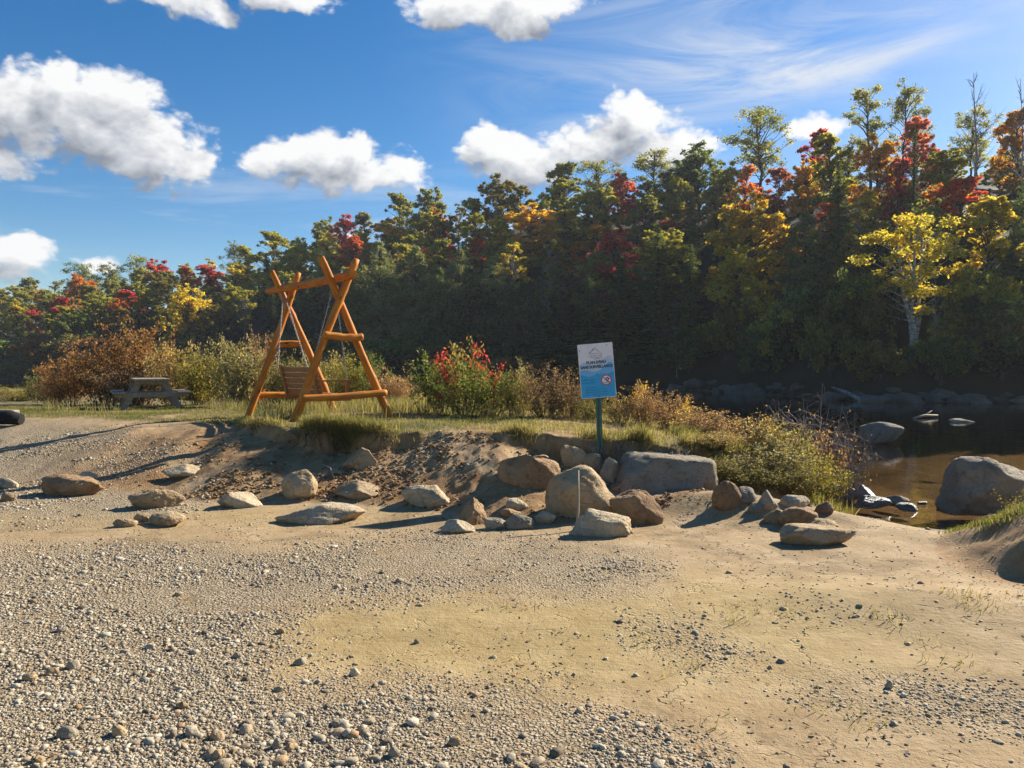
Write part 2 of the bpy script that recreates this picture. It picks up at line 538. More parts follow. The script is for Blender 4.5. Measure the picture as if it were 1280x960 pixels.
A_clay = np.maximum(A_clay, np.exp(-((gx + 4.2) / 2.6) ** 2 - ((gy - 7.6) / .45) ** 2) * .8)
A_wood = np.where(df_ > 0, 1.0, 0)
A_bed = sst(.25, -.12, dn_) * (df_ < .6)
A_deep = sst(.2, .75, WATER - gz)

def m_ground():
    m, g = new_mat('beach_ground')
    P = g.n('ShaderNodeNewGeometry', out=0)
    n0 = g.noise(P, .7, 5, .6)
    n1 = g.noise(P, 3.5, 6, .62)
    n2 = g.noise(P, 28, 5, .65)
    n3 = g.noise(P, 140, 3, .6)
    st = g.noise(g.n('ShaderNodeMapping', {'Vector': P, 'Scale': (.8, 4.0, 2), 'Rotation': (0, 0, .25)}), 2.2, 6, .65, .8)
    # bare sandy rock
    sand = g.mix(g.sstep(n0, .35, .65), C4(.355, .24, .122), C4(.30, .21, .11))
    sand = g.mix(g.sstep(n1, .4, .72), sand, C4(.42, .305, .175))
    sand = g.mix(g.math('MULTIPLY', g.sstep(st, .5, .72), .55), sand, C4(.27, .19, .105))
    sand = g.mix(g.math('MULTIPLY', g.sstep(n2, .55, .75), .4), sand, C4(.22, .16, .095))
    clay = g.mix(g.sstep(n1, .35, .7), C4(.31, .218, .092), C4(.385, .28, .13))
    clay = g.mix(g.math('MULTIPLY', g.sstep(st, .52, .7), .5), clay, C4(.42, .29, .135))
    n4 = g.noise(P, 1.3, 7, .68, .4)
    sand = g.mix(g.math('MULTIPLY', g.sstep(n4, .48, .62), .72), sand, C4(.19, .125, .062))
    sand = g.mix(g.math('MULTIPLY', g.sstep(n3, .6, .72), .5), sand, C4(.12, .085, .05))
    ck = g.n('ShaderNodeTexVoronoi', {'Vector': g.n('ShaderNodeVectorMath', {0: P, 1: g.noise(P, 2.5, 4, .6, out=1)}, operation='ADD'), 'Scale': 1.5}, feature='DISTANCE_TO_EDGE')
    crk = g.math('MULTIPLY', g.sstep(ck, .022, .004), g.sstep(n1, .45, .6))
    sand = g.mix(g.math('MULTIPLY', crk, .7), sand, C4(.11, .075, .04))
    col = g.mix(g.attr('clay'), sand, clay)
    # coloured small stones between the modelled pebbles
    Pw = g.n('ShaderNodeVectorMath', {0: g.noise(P, 9, 3, .6, out=1), 1: (.06, .06, .06), 2: P}, operation='MULTIPLY_ADD')
    vor = g.n('ShaderNodeTexVoronoi', {'Vector': Pw, 'Scale': 58.0, 'Randomness': 1.0}, out=None)
    vor2 = g.n('ShaderNodeTexVoronoi', {'Vector': P, 'Scale': 95.0}, out=None)
    sep = g.n('ShaderNodeSeparateColor', {0: vor.outputs['Color']})
    stone = g.ramp(sep, (0, (.2, .15, .09)), (.3, (.33, .26, .17)), (.65, (.42, .345, .24)), (.9, (.5, .42, .3)), (1, (.36, .22, .1)))
    edge = g.sstep(vor.outputs['Distance'], .75, .3)
    gap = g.mix(n2, C4(.15, .105, .06), C4(.3, .22, .13))
    stone = g.mix(edge, gap, stone)
    gm = g.math('MULTIPLY', g.attr('gravel'), g.sstep(g.math('ADD', n1, g.math('MULTIPLY', n2, .5)), .5, .72))
    col = g.mix(gm, col, stone)
    # dug earth of the cut bank
    soil = g.mix(g.sstep(n1, .35, .65), C4(.24, .128, .052), C4(.37, .235, .112))
    soil = g.mix(g.math('MULTIPLY', g.sstep(n2, .5, .7), .6), soil, C4(.12, .062, .026))
    soil = g.mix(g.math('MULTIPLY', g.sstep(n0, .5, .7), .7), soil, C4(.42, .31, .18))
    col = g.mix(g.attr('soil'), col, soil)
    turf = g.mix(n1, C4(.09, .085, .025), C4(.17, .13, .06))
    col = g.mix(g.attr('grass'), col, turf)
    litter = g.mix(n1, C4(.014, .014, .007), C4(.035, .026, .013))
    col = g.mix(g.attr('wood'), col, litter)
    wet = g.mix(n1, C4(.038, .024, .012), C4(.06, .038, .02))
    wet = g.mix(g.attr('deep'), wet, C4(.022, .02, .012))
    col = g.mix(g.attr('bed'), col, wet)
    hgt = g.math('ADD', g.math('MULTIPLY', n2, .5), g.math('ADD', g.math('MULTIPLY', n3, .22), g.math('MULTIPLY', st, .45)))
    hgt = g.math('ADD', hgt, g.math('MULTIPLY', g.math('MULTIPLY', edge, gm), .8))
    hgt = g.math('SUBTRACT', hgt, g.math('MULTIPLY', crk, .6))
    b = g.bump(hgt, .8, .022)
    rough = g.math('SUBTRACT', .92, g.math('MULTIPLY', g.attr('bed'), .4))
    finish(g, pbr(g, col, rough, b, .2))
    return m
M['ground'] = m_ground()
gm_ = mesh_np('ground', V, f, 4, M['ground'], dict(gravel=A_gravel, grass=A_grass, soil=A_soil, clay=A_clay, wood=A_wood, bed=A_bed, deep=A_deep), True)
tag(put('ground', gm_), kind='structure')

# ------------------------------------------------------------------ river
def m_water():
    m, g = new_mat('river_water')
    P = g.n('ShaderNodeNewGeometry', out=0)
    w = g.noise(g.n('ShaderNodeMapping', {'Vector': P, 'Scale': (1, .55, 1)}), 1.6, 4, .55, .4)
    w2 = g.noise(g.n('ShaderNodeMapping', {'Vector': P, 'Scale': (1, .6, 1)}), 9, 3, .5)
    b = g.bump(g.math('ADD', w, g.math('MULTIPLY', w2, .12)), .22, .05)
    inc = g.n('ShaderNodeNewGeometry', out=4)
    cs = g.math('ABSOLUTE', g.n('ShaderNodeVectorMath', {0: b, 1: inc}, operation='DOT_PRODUCT', out=1))
    fr = g.math('ADD', .02, g.math('MULTIPLY', .93, g.math('POWER', g.math('SUBTRACT', 1.0, cs, clamp=True), 5.0)), clamp=True)
    gl = g.n('ShaderNodeBsdfGlossy', {'Color': C4(.95, .95, .95), 'Roughness': .015, 'Normal': b})
    tr = g.n('ShaderNodeBsdfTransparent', {'Color': C4(.62, .48, .30)})
    finish(g, g.n('ShaderNodeMixShader', {0: fr, 1: tr, 2: gl}))
    return m
M['water'] = m_water()
xs = np.concatenate([np.linspace(-400, -90, 12), np.linspace(-85, 60, 60), np.linspace(70, 400, 12)])
ysw = np.concatenate([np.linspace(5, 60, 40), np.linspace(64, 400, 40)])
wx, wy = np.meshgrid(xs, ysw)
ii = np.arange(wx.size).reshape(wx.shape)
wf = np.stack([ii[:-1, :-1], ii[:-1, 1:], ii[1:, 1:], ii[1:, :-1]], -1).reshape(-1, 4)
tag(put('river_water', mesh_np('river_water', np.stack([wx, wy, np.full(wx.shape, WATER)], -1).reshape(-1, 3), wf, 4, M['water'], smooth=True)), kind='structure')

# ------------------------------------------------------------------ loose gravel
def ico(sub):
    bm = bmesh.new()
    bmesh.ops.create_icosphere(bm, subdivisions=sub, radius=1)
    bm.verts.index_update()
    v = np.array([p.co[:] for p in bm.verts])
    fc = np.array([[q.index for q in p.verts] for p in bm.faces])
    bm.free()
    return v, fc
ICO1, ICO2 = ico(1), ico(2)

def scatter(n, r0, r1, a0, a1, dens):
    r = np.sqrt(rng.uniform(r0 * r0, r1 * r1, n)); a = np.radians(rng.uniform(a0, a1, n))
    x, y = r * np.sin(a), r * np.cos(a)
    k = rng.uniform(0, 1, n) < dens(x, y)
    return x[k], y[k]

def m_pebble():
    m, g = new_mat('pebbles')
    rnd = g.attr('rnd')
    P = g.n('ShaderNodeNewGeometry', out=0)
    c = g.ramp(rnd, (0, (.22, .165, .105)), (.25, (.38, .30, .195)), (.5, (.46, .38, .265)), (.75, (.54, .46, .33)), (.9, (.62, .54, .41)), (1, (.44, .26, .12)))
    n = g.noise(P, 120, 4, .6)
    c = g.mix(1.0, c, g.ramp(n, (.3, .55), (.7, .98)), 'MULTIPLY')
    finish(g, pbr(g, c, .85, g.bump(n, .5, .006), .25))
    return m
M['pebble'] = m_pebble()

def pebbles(x, y, size, base, sink=.4):
    bv, bf = base
    n = len(x)
    z = height(x, y)
    sc = size[:, None] * np.stack([rng.uniform(.75, 1.25, n), rng.uniform(.6, 1.0, n), rng.uniform(.32, .7, n)], -1)
    a = rng.uniform(0, 6.283, n)
    tl = rng.normal(0, .25, n)
    pv = bv[None] * (1 + rng.uniform(-.28, .28, (n, len(bv), 1)))
    pv = pv * sc[:, None]
    # tilt about x then turn about z
    yy = pv[..., 1] * np.cos(tl)[:, None] - pv[..., 2] * np.sin(tl)[:, None]
    zz = pv[..., 1] * np.sin(tl)[:, None] + pv[..., 2] * np.cos(tl)[:, None]
    xx = pv[..., 0]
    X = xx * np.cos(a)[:, None] - yy * np.sin(a)[:, None] + x[:, None]
    Y = xx * np.sin(a)[:, None] + yy * np.cos(a)[:, None] + y[:, None]
    Z = zz + (z + sc[:, 2] * (1 - 2 * sink))[:, None]
    vv = np.stack([X, Y, Z], -1).reshape(-1, 3)
    ff = (bf[None] + (np.arange(n) * len(bv))[:, None, None]).reshape(-1, 3)
    return vv, ff, np.repeat(rng.uniform(0, 1, n), len(bv))

parts = []
stray = lambda x, y: (.014 + .12 * sst(.25, .5, fb2(x * 1.1, y * 1.1, 4, 171))) * (np.abs(bank_s(x, y)) > 0) * (d_near(x, y) > .3)
clump = lambda x, y: np.clip(.5 + 1.9 * fb2(x * 1.3, y * 1.6, 5, 101), .03, 1)
fine = lambda x, y: np.maximum(gravel_mask(x, y) * clump(x, y), stray(x, y))
for n, r0, r1, s0, s1, base in ((90000, 2.4, 4.3, .0035, .0105, ICO1), (5000, 2.4, 4.3, .009, .02, ICO2), (420, 2.4, 3.5, .018, .036, ICO2),
                                (76000, 4.3, 8, .006, .014, ICO1), (6000, 4.3, 8, .012, .026, ICO1), (160, 4.3, 8, .024, .04, ICO2),
                                (50000, 8, 14.5, .01, .02, ICO1), (4500, 8, 14.5, .02, .036, ICO1)):
    x, y = scatter(n, r0, r1, -40, 40, fine)
    parts.append(pebbles(x, y, s0 + (s1 - s0) * rng.uniform(0, 1, len(x)) ** 2.2, base))
off, vs, fs, rs = 0, [], [], []
for vv, ff, r in parts:
    vs.append(vv); fs.append(ff + off); rs.append(r); off += len(vv)
gv = mesh_np('gravel', np.vstack(vs), np.vstack(fs), 3, M['pebble'], {'rnd': np.concatenate(rs)}, False)
tag(put('gravel', gv), 'grey and tan gravel strewn over the sandy beach', 'gravel', kind='stuff')

# ------------------------------------------------------------------ grass
def m_grass():
    m, g = new_mat('grass_blades')
    rnd = g.attr('rnd'); dry = g.attr('dry')
    c = g.mix(rnd, C4(.075, .095, .02), C4(.17, .17, .045))
    d = g.mix(rnd, C4(.26, .2, .09), C4(.42, .33, .17))
    c = g.mix(dry, c, d)
    a = pbr(g, c, .6, None, .2)
    t = g.n('ShaderNodeBsdfTranslucent', {'Color': g.mix(1.0, c, C4(1.4, 1.4, .8), 'MULTIPLY')})
    finish(g, g.n('ShaderNodeMixShader', {0: .45, 1: a, 2: t}))
    return m
M['grass'] = m_grass()

def blades(x, y, ln, wd, lean, dry, lz=None, dirs=None):
    n = len(x)
    z = height(x, y) - .01
    a = rng.uniform(0, 6.283, n) if dirs is None else dirs
    la = np.abs(rng.normal(0, lean, n))
    dx, dy = np.cos(a) * np.sin(la), np.sin(a) * np.sin(la)
    wv = rng.uniform(0, 6.283, n)
    wx_, wy_ = np.cos(wv) * wd, np.sin(wv) * wd
    p0 = np.stack([x - wx_, y - wy_, z], -1); p1 = np.stack([x + wx_, y + wy_, z], -1)
    cz = np.cos(la)
    mid = np.stack([x + dx * ln * .45, y + dy * ln * .45, z + ln * .6 * np.clip(cz + .15, .1, 1)], -1)
    tip = np.stack([x + dx * ln * 1.15, y + dy * ln * 1.15, z + ln * cz * .95], -1)
    w2 = np.stack([wx_ * .75, wy_ * .75, np.zeros(n)], -1)
    vv = np.stack([p0, p1, mid + w2, tip, mid - w2], 1).reshape(-1, 3)
    b = (np.arange(n) * 5)[:, None]
    ff = np.concatenate([b + np.array([[0, 1, 2, 4]]), b + np.array([[4, 2, 3, 3]])], 0)
    t = b + np.array([[4, 2, 3]])
    return vv, b + np.array([[0, 1, 2]]), b + np.array([[0, 2, 4]]), t, np.repeat(rng.uniform(0, 1, n), 5), np.repeat(dry, 5)

def grass_obj(name, sets, label, cat):
    vs, fs, rs, ds, off = [], [], [], [], 0
    for s in sets:
        vv, f1, f2, f3, r, d = s
        vs.append(vv); fs += [f1 + off, f2 + off, f3 + off]; rs.append(r); ds.append(d); off += len(vv)
    m = mesh_np(name, np.vstack(vs), np.vstack(fs), 3, M['grass'], {'rnd': np.concatenate(rs), 'dry': np.concatenate(ds)})
    return tag(put(name, m), label, cat, kind='stuff')

sets = []
x, y = scatter(300000, 8.5, 22, -42, 24, grass_mask)
k = (y < 24)
x, y = x[k], y[k]
s = bank_s(x, y)
dry = np.clip(sst(.15, .75, .5 + .9 * fb2(x * .9, y * .9, 4, 111)) * .8 + .55 * sst(1.25, 1.0, s) * sst(-2.4, -.5, x) + .55 * sst(-1.2, .6, x) + rng.normal(0, .18, len(x)), 0, 1)
sets.append(blades(x, y, rng.uniform(.025, .065, len(x)) * (1 + .4 * sst(-1, 1, x)), .004, .6, dry))
# long drooping fringe on the lip of the bank
n = 42000
x = rng.uniform(-4.4, 4.3, n)
s_ = 1 + rng.normal(0.02, .035, n)
l = np.interp(x, TX, LY); t_ = np.interp(x, TX, TY)
y = t_ + s_ * (l - t_)
sv = bank_s(x, y)
od = np.exp(-((x + 2.3) / .8) ** 2) + .7 * np.exp(-((x - 1.35) / .8) ** 2)
k = (sv > .93) & (sv < 1.12) & (rng.uniform(0, 1, n) < np.clip(.12 + .75 * od + .9 * fb2(x * 1.6, x * 0, 4, 121), .01, 1) * (1 - .9 * np.exp(-((x + .55) / .5) ** 2)))
x, y, od = x[k], y[k], od[k]
sets.append(blades(x, y, rng.uniform(.06, .2, len(x)) * (1 + .7 * od), .004, 1.15, np.clip(.75 - .35 * od + .3 * rng.normal(0, 1, len(x)), 0, 1), dirs=rng.normal(-1.57, .9, len(x))))
# taller dry grass at the foot of the shrubs
x, y = scatter(60000, 9, 19, -40, 26, lambda a, b: grass_mask(a, b) * sst(.0, .25, fb2(a * .8, b * .8, 3, 131)) * sst(11.6, 13.2, b + .35 * a * (a > 0) - .4 * np.clip(-a - 4, 0, 6)))
sets.append(blades(x, y, rng.uniform(.12, .35, len(x)), .005, .35, np.clip(.6 + .3 * rng.normal(0, 1, len(x)), 0, 1)))
# right bank and mound
x, y = scatter(60000, 4.5, 8.2, 30, 50, lambda a, b: grass_mask(a, b) * (a > 3))
sets.append(blades(x, y, rng.uniform(.03, .09, len(x)), .004, .55, np.clip(.2 + .3 * rng.normal(0, 1, len(x)), 0, 1)))
# grass hanging under the bush at the waterside
x, y = scatter(9000, 8.3, 11.5, 12, 27, lambda a, b: ((bank_s(a, b) > .45) & (a > 2.2) & (d_near(a, b) > 0)) * 1.0)
sets.append(blades(x, y, rng.uniform(.08, .24, len(x)), .005, .5, np.clip(.35 + .3 * rng.normal(0, 1, len(x)), 0, 1), dirs=rng.normal(-1.3, 1.2, len(x))))
grass_obj('grass', sets, 'short green and straw grass covering the bank top', 'grass')

# thin weeds rooted in the sand
sets = []
x, y = scatter(16000, 2.6, 8, 0, 38, lambda a, b: sst(.22, .5, fb2(a * .9, b * .9, 4, 141)) * (1 - gravel_mask(a, b)) * (bank_s(a, b) < 0) * (d_near(a, b) > .6) * (.1 + .9 * sst(1.2, 3, a)))
sets.append(blades(x, y, rng.uniform(.015, .05, len(x)), .003, .8, np.clip(.5 + .35 * rng.normal(0, 1, len(x)), 0, 1)))
for uu, vv_, k in ((1102, 772, 60), (925, 776, 50), (935, 762, 40), (890, 912, 30), (1035, 880, 30), (1210, 745, 90), (1225, 760, 80), (745, 720, 26), (800, 800, 26), (865, 838, 40), (650, 830, 22), (1080, 905, 26), (990, 770, 40), (650, 760, 20), (420, 656, 20), (1140, 800, 30), (1195, 830, 40), (560, 650, 30)):
    p = ground_at(uu, vv_)
    sets.append(blades(p[0] + rng.normal(0, .09, k), p[1] + rng.normal(0, .06, k), rng.uniform(.02, .085, k), .0025, 1.15, np.clip(.55 + .4 * rng.normal(0, 1, k), 0, 1)))
grass_obj('sand_weeds', sets, 'sparse low weeds sprouting from the bare sand', 'weeds')

# dead leaves and bark crumbs blown over the sand
def m_litter():
    m, g = new_mat('dead_leaves')
    c = g.ramp(g.attr('rnd'), (0, (.05, .03, .018)), (.5, (.12, .07, .035)), (.8, (.22, .12, .045)), (1, (.4, .2, .06)))
    finish(g, pbr(g, c, .8))
    return m
M['litter'] = m_litter()
x, y = scatter(9000, 2.8, 11, -34, 36, lambda a, b: np.clip(.1 + .9 * sst(.1, .45, fb2(a * 1.0, b * 1.0, 4, 151)) * (1 - .7 * gravel_mask(a, b)), 0, 1) * (d_near(a, b) > .2) * (bank_s(a, b) < .9))
n = len(x)
a = rng.uniform(0, 6.283, n); L = rng.uniform(.006, .02, n); W = L * rng.uniform(.15, .6, n)
z = height(x, y) + .004
ca, sa = np.cos(a), np.sin(a)
q = np.stack([np.stack([x - ca * L, y - sa * L, z], -1), np.stack([x + sa * W, y - ca * W, z + rng.uniform(0, .008, n)], -1), np.stack([x + ca * L, y + sa * L, z + rng.uniform(0, .012, n)], -1), np.stack([x - sa * W, y + ca * W, z + rng.uniform(0, .008, n)], -1)], 1)
tag(put('dead_leaves', mesh_np('dead_leaves', q.reshape(-1, 3), np.arange(n * 4).reshape(n, 4), 4, M['litter'], {'rnd': np.repeat(rng.uniform(0, 1, n), 4)})), 'dark crumbs of dead leaves and bark blown over the sand', 'leaf litter', kind='stuff')

# crumbs of earth and small stones lying on the cut bank
def m_earth():
    m, g = new_mat('earth_crumbs')
    finish(g, pbr(g, g.ramp(g.attr('rnd'), (0, (.11, .06, .027)), (.6, (.25, .145, .065)), (.85, (.33, .22, .11)), (1, (.45, .36, .24))), .95, None, .1))
    return m
M['earth'] = m_earth()
x, y = scatter(120000, 7, 13.5, -34, 26, lambda a, b: ((bank_s(a, b) > .03) & (bank_s(a, b) < .97) & (a > -5.0) & (a < 3.6)) * sst(-5.2, -3.4, a) * np.clip(.22 + 1.3 * fb2(a * 2.2, b * 2.2, 4, 161), .02, 1))
vv, ff, r = pebbles(x, y, .005 + .026 * rng.uniform(0, 1, len(x)) ** 3.6, ICO1, .3)
tag(put('earth_crumbs', mesh_np('earth_crumbs', vv, ff, 3, M['earth'], {'rnd': r})), 'crumbled brown earth and grit on the eroded bank', 'earth', kind='stuff')
# ------------------------------------------------------------------ rocks
ICO4, ICO3 = ico(5), ico(3)

def rock_mesh(name, hx, hy, hzz, kind, seed, mat, base=None):
    r = np.random.default_rng(seed)
    bv, bf = base or ICO4
    n = bv / np.linalg.norm(bv, axis=1, keepdims=True)
    npl = {'slab': 3, 'round': 20, 'block': 9, 'wedge': 8, 'flat': 12, 'rough': 12}[kind]
    pn = r.normal(0, 1, (npl, 3)); pn /= np.linalg.norm(pn, axis=1, keepdims=True)
    pd = r.uniform(.78, 1.0, npl) if kind != 'round' else r.uniform(.86, 1.04, npl)
    if kind == 'wedge':
        a = r.uniform(-.35, .35)
        pn = np.vstack([pn, [[.75 * r.choice([-1, 1]), -.2, .62]], [[-.55 * r.choice([-1, 1]), -.35, .6]]]); pn /= np.linalg.norm(pn, axis=1, keepdims=True)
        pd = np.append(pd, [.5, .58])
    if kind == 'slab':
        pn = np.vstack([pn, [[-.05, -.93, .36], [.1, 0, 1], [1, -.15, .1], [-1, -.1, .25], [.3, -.75, -.1], [-.5, -.4, .8], [0, 1, 0]]]); pn /= np.linalg.norm(pn, axis=1, keepdims=True)
        pd = np.append(pd + .1, [.62, .72, .95, .95, .8, .8, .8])
    d = n @ pn.T
    with np.errstate(divide='ignore'):
        t = np.where(d > .05, pd[None] / np.maximum(d, .05), 9)
    kk = {'slab': 30., 'round': 12., 'block': 34., 'wedge': 38., 'flat': 18., 'rough': 26.}[kind]
    rad = (t ** -kk).sum(1) ** (-1 / kk)
    rad = np.minimum(rad, 1.25)
    v = n * rad[:, None]
    v = v / np.abs(v).max(0)
    q = v * 1.6 + seed * 3.1
    dn = fb3(*(q * 1.0).T, 3, seed) * .08 + fb3(*(q * 3.5).T, 5, seed + 5, .6) * (.06 if kind != 'rough' else .10)
    ridg = -np.abs(vn3(*(q * 1.5).T, seed + 9)) * (.06 if kind in ('rough', 'block', 'wedge') else .02)
    v = v * (1 + dn + ridg)[:, None]
    v[:, 2] = np.where(v[:, 2] < -.55, -.55 - (-.55 - v[:, 2]) * .25, v[:, 2])
    v = v * np.array([hx, hy, hzz])
    return mesh_np(name, v, bf, 3, M[mat], None, True)

ROCKN = [0]
def rock(u0, v0, u1, v1, kind, mat, label, deep=.8, tilt=0.0, name='rock', cat='rock', group=None, rz=None, y=None, sink=.22, base=None):
    """a rock whose foot stands on the ground where the photograph shows it"""
    ROCKN[0] += 1
    uc = (u0 + u1) / 2
    p = ground_at(uc, v1 - 1) if y is None else at_y(uc, v1, y)
    w = (u1 - u0) * p[1] / FPX * (1.1 if name == 'rock' else 1)
    dep = w * deep
    yc = p[1] + dep * .38
    top = at_y(uc, v0, p[1] + dep * .3)[2]
    foot = min(p[2], hz(p[0], yc)) if y is None else p[2]
    h = max(top - foot, .03)
    hh = h / (2 - 2 * sink) * 1.04
    xc = (uc - 640) / FPX * yc
    m = rock_mesh(name, w * .53, dep * .5, hh, kind, ROCKN[0], mat, base)
    o = put(name, m, None, (xc, yc, top - hh * .98), (0, tilt, (rng.uniform(-.3, .3) if rz is None else rz)))
    return tag(o, label, cat, group)

rock(50, 592, 124, 621, 'rough', 'rock_brown', 'low rough brown rock half buried in the grey gravel at the far left', .6)
rock(96, 588, 118, 602, 'round', 'rock_pale', 'small pale rock tucked behind the rough brown rock in the gravel', .8)
rock(205, 580, 259, 599, 'wedge', 'rock_pale', 'pale wedge shaped rock lying in the shadow cast by the swing', .6)
rock(166, 610, 222, 637, 'rough', 'rock_tan', 'jagged sandy rock rising out of the grey gravel', .6)
rock(180, 640, 228, 659, 'round', 'rock_tan', 'rounded tan rock lying at the edge of the bare clay strip', .6)
rock(138, 648, 167, 660, 'flat', 'rock_tan', 'small flat tan stone left of the rounded tan rock', .7)
rock(165, 641, 187, 654, 'round', 'rock_tan', 'little sandy stone touching the rounded tan rock from behind', .7)
rock(272, 613, 327, 637, 'wedge', 'rock_pale', 'bright pale rock with a split face alone on brown earth', .7)
rock(350, 588, 394, 626, 'round', 'rock_tan', 'upright rounded tan rock with a dark hollow beside it', .7)
rock(423, 560, 469, 588, 'wedge', 'rock_tan', 'pointed tan rock highest on the earth slope under the grass overhang', .6)
rock(420, 597, 476, 625, 'wedge', 'rock_tan', 'sloping tan rock on brown earth below the pointed rock', .7)
rock(504, 606, 561, 636, 'block', 'rock_pale', 'pale split boulder resting on the slope right of the sloping tan rock', .7)
rock(574, 620, 608, 657, 'wedge', 'rock_brown', 'upright brown rock at the foot of the earth slope', .8)
rock(551, 646, 592, 668, 'wedge', 'rock_pale', 'pale leaning slab in front of the upright brown rock', .6)
rock(-6, 597, 20, 612, 'round', 'rock_pale', 'pale rock cut off by the left edge of the photo', .7)
rock(0, 615, 20, 628, 'round', 'rock_tan', 'small tan stone on gravel below the pale rock at the left edge', .7)
rock(352, 630, 455, 656, 'flat', 'rock_pale', 'broad flat pale slab sunk level with the sand', .7, sink=.4)
rock(627, 561, 706, 611, 'rough', 'rock_brown', 'large cracked brown boulder set into the bank left of the sign', .7)
rock(701, 557, 731, 586, 'round', 'rock_tan', 'upright oval stone standing behind the biggest boulder', .55)
rock(727, 566, 756, 592, 'block', 'rock_tan', 'squarish tan stone directly at the foot of the sign post', .7)
rock(751, 573, 775, 604, 'block', 'rock_pale', 'pale cube shaped stone right of the sign post', .8)
rock(677, 577, 769, 652, 'round', 'rock_tan', 'biggest rounded boulder below the sign, with a stick leaning on it', .75)
rock(764, 599, 802, 618, 'flat', 'rock_brown', 'flat oblong stone wedged between the biggest boulder and the bedrock', .7, y=8.25)
rock(766, 612, 827, 657, 'block', 'rock_brown', 'slanting brown block leaning to the right of the biggest boulder', .6, tilt=.5)
rock(717, 637, 797, 672, 'rough', 'rock_pale', 'wide pale rock lying in front of the biggest boulder', .55)
rock(722, 658, 759, 672, 'flat', 'rock_pale', 'small pale chip at the front left of the wide pale rock', .5)
rock(630, 623, 659, 639, 'round', 'rock_pale', 'smooth pale stone above the two rounded stones left of the biggest boulder', .7)
rock(633, 643, 665, 663, 'round', 'rock_grey', 'rounded grey stone on the sand edge left of the biggest boulder', .8)
rock(669, 639, 694, 656, 'round', 'rock_pale', 'whitish egg shaped stone in the shadow of the biggest boulder', .7)
rock(606, 646, 633, 663, 'rough', 'rock_grey', 'broken grey stone between the upright brown rock and rounded grey stone', .7)
rock(625, 635, 647, 648, 'round', 'rock_tan', 'small tan stone right behind the broken grey stone', .7)
rock(766, 552, 906, 632, 'slab', 'rock_bed', 'huge grey bedrock block exposed in the bank right of the sign', .75, name='bedrock', rz=-.06, sink=.24, y=8.15)
rock(889, 600, 932, 641, 'round', 'rock_brown', 'smooth oblong brown rock leaning against the bedrock block', .6, tilt=.45)
rock(917, 607, 948, 632, 'round', 'rock_grey', 'grey rock half hidden under the waterside bush', .7)
rock(949, 612, 977, 640, 'wedge', 'rock_grey', 'grey wedge rock poking out under the waterside bush', .7)
rock(937, 629, 957, 643, 'round', 'rock_grey', 'small grey stone between the rocks below the waterside bush', .7)
rock(979, 619, 1014, 636, 'flat', 'rock_pale', 'pale topped rock behind the brown boulder near the water', .7)
rock(975, 630, 1028, 661, 'round', 'rock_brown', 'rounded brown boulder on the sand near the water', .7)
rock(958, 637, 986, 656, 'round', 'rock_tan', 'tan rock touching the left of the rounded brown boulder', .7)
rock(975, 655, 1062, 683, 'flat', 'rock_tan', 'long low smooth rock lying on the sand before the water', .5, sink=.3)
rock(1002, 649, 1048, 664, 'flat', 'rock_tan', 'flat tan ledge just behind the long low rock', .6, sink=.3)
rock(1022, 627, 1044, 644, 'round', 'rock_brown', 'small rounded brown rock at the waters edge', .8)
rock(1018, 604, 1052, 624, 'flat', 'rock_wet', 'dark flat wet rock in the shallows below the bush', .8, y=10.6)
rock(1041, 609, 1072, 624, 'flat', 'rock_wet', 'low wet rock second from left in the shallows', .8, y=10.4)
rock(1067, 607, 1098, 625, 'wedge', 'rock_wet', 'peaked wet rock in the middle of the shallows', .8, y=10.3)
rock(1072, 620, 1112, 636, 'flat', 'rock_wet', 'grey wet slab lying nearest in the shallows', .6, y=9.6)
rock(1105, 619, 1135, 633, 'flat', 'rock_grey', 'light topped wet rock at the right of the shallow stones', .8, y=9.9)
rock(1124, 629, 1150, 639, 'flat', 'rock_wet', 'small dark wet stone furthest right in the shallows', .7, y=9.5)
rock(1150, 626, 1160, 631, 'flat', 'rock_wet', 'tiny wet stone showing above the shallow brown water', .8, y=9.9)
rock(1172, 572, 1300, 645, 'rough', 'rock_boulder', 'large grey boulder standing in brown water at the right edge', .75, name='boulder', y=9.1, rz=.1)
rock(1068, 526, 1130, 553, 'round', 'rock_boulder', 'dark rounded boulder out in the deep pool', .7, name='boulder', y=17.5)
rock(1226, 641, 1310, 664, 'flat', 'rock_tan', 'low tan slab at the waterline below the large grey boulder', .5, y=8.2, sink=.3)
rock(1190, 523, 1216, 530, 'flat', 'rock_grey', 'small flat rock breaking the surface of the far pool', .7, y=24)

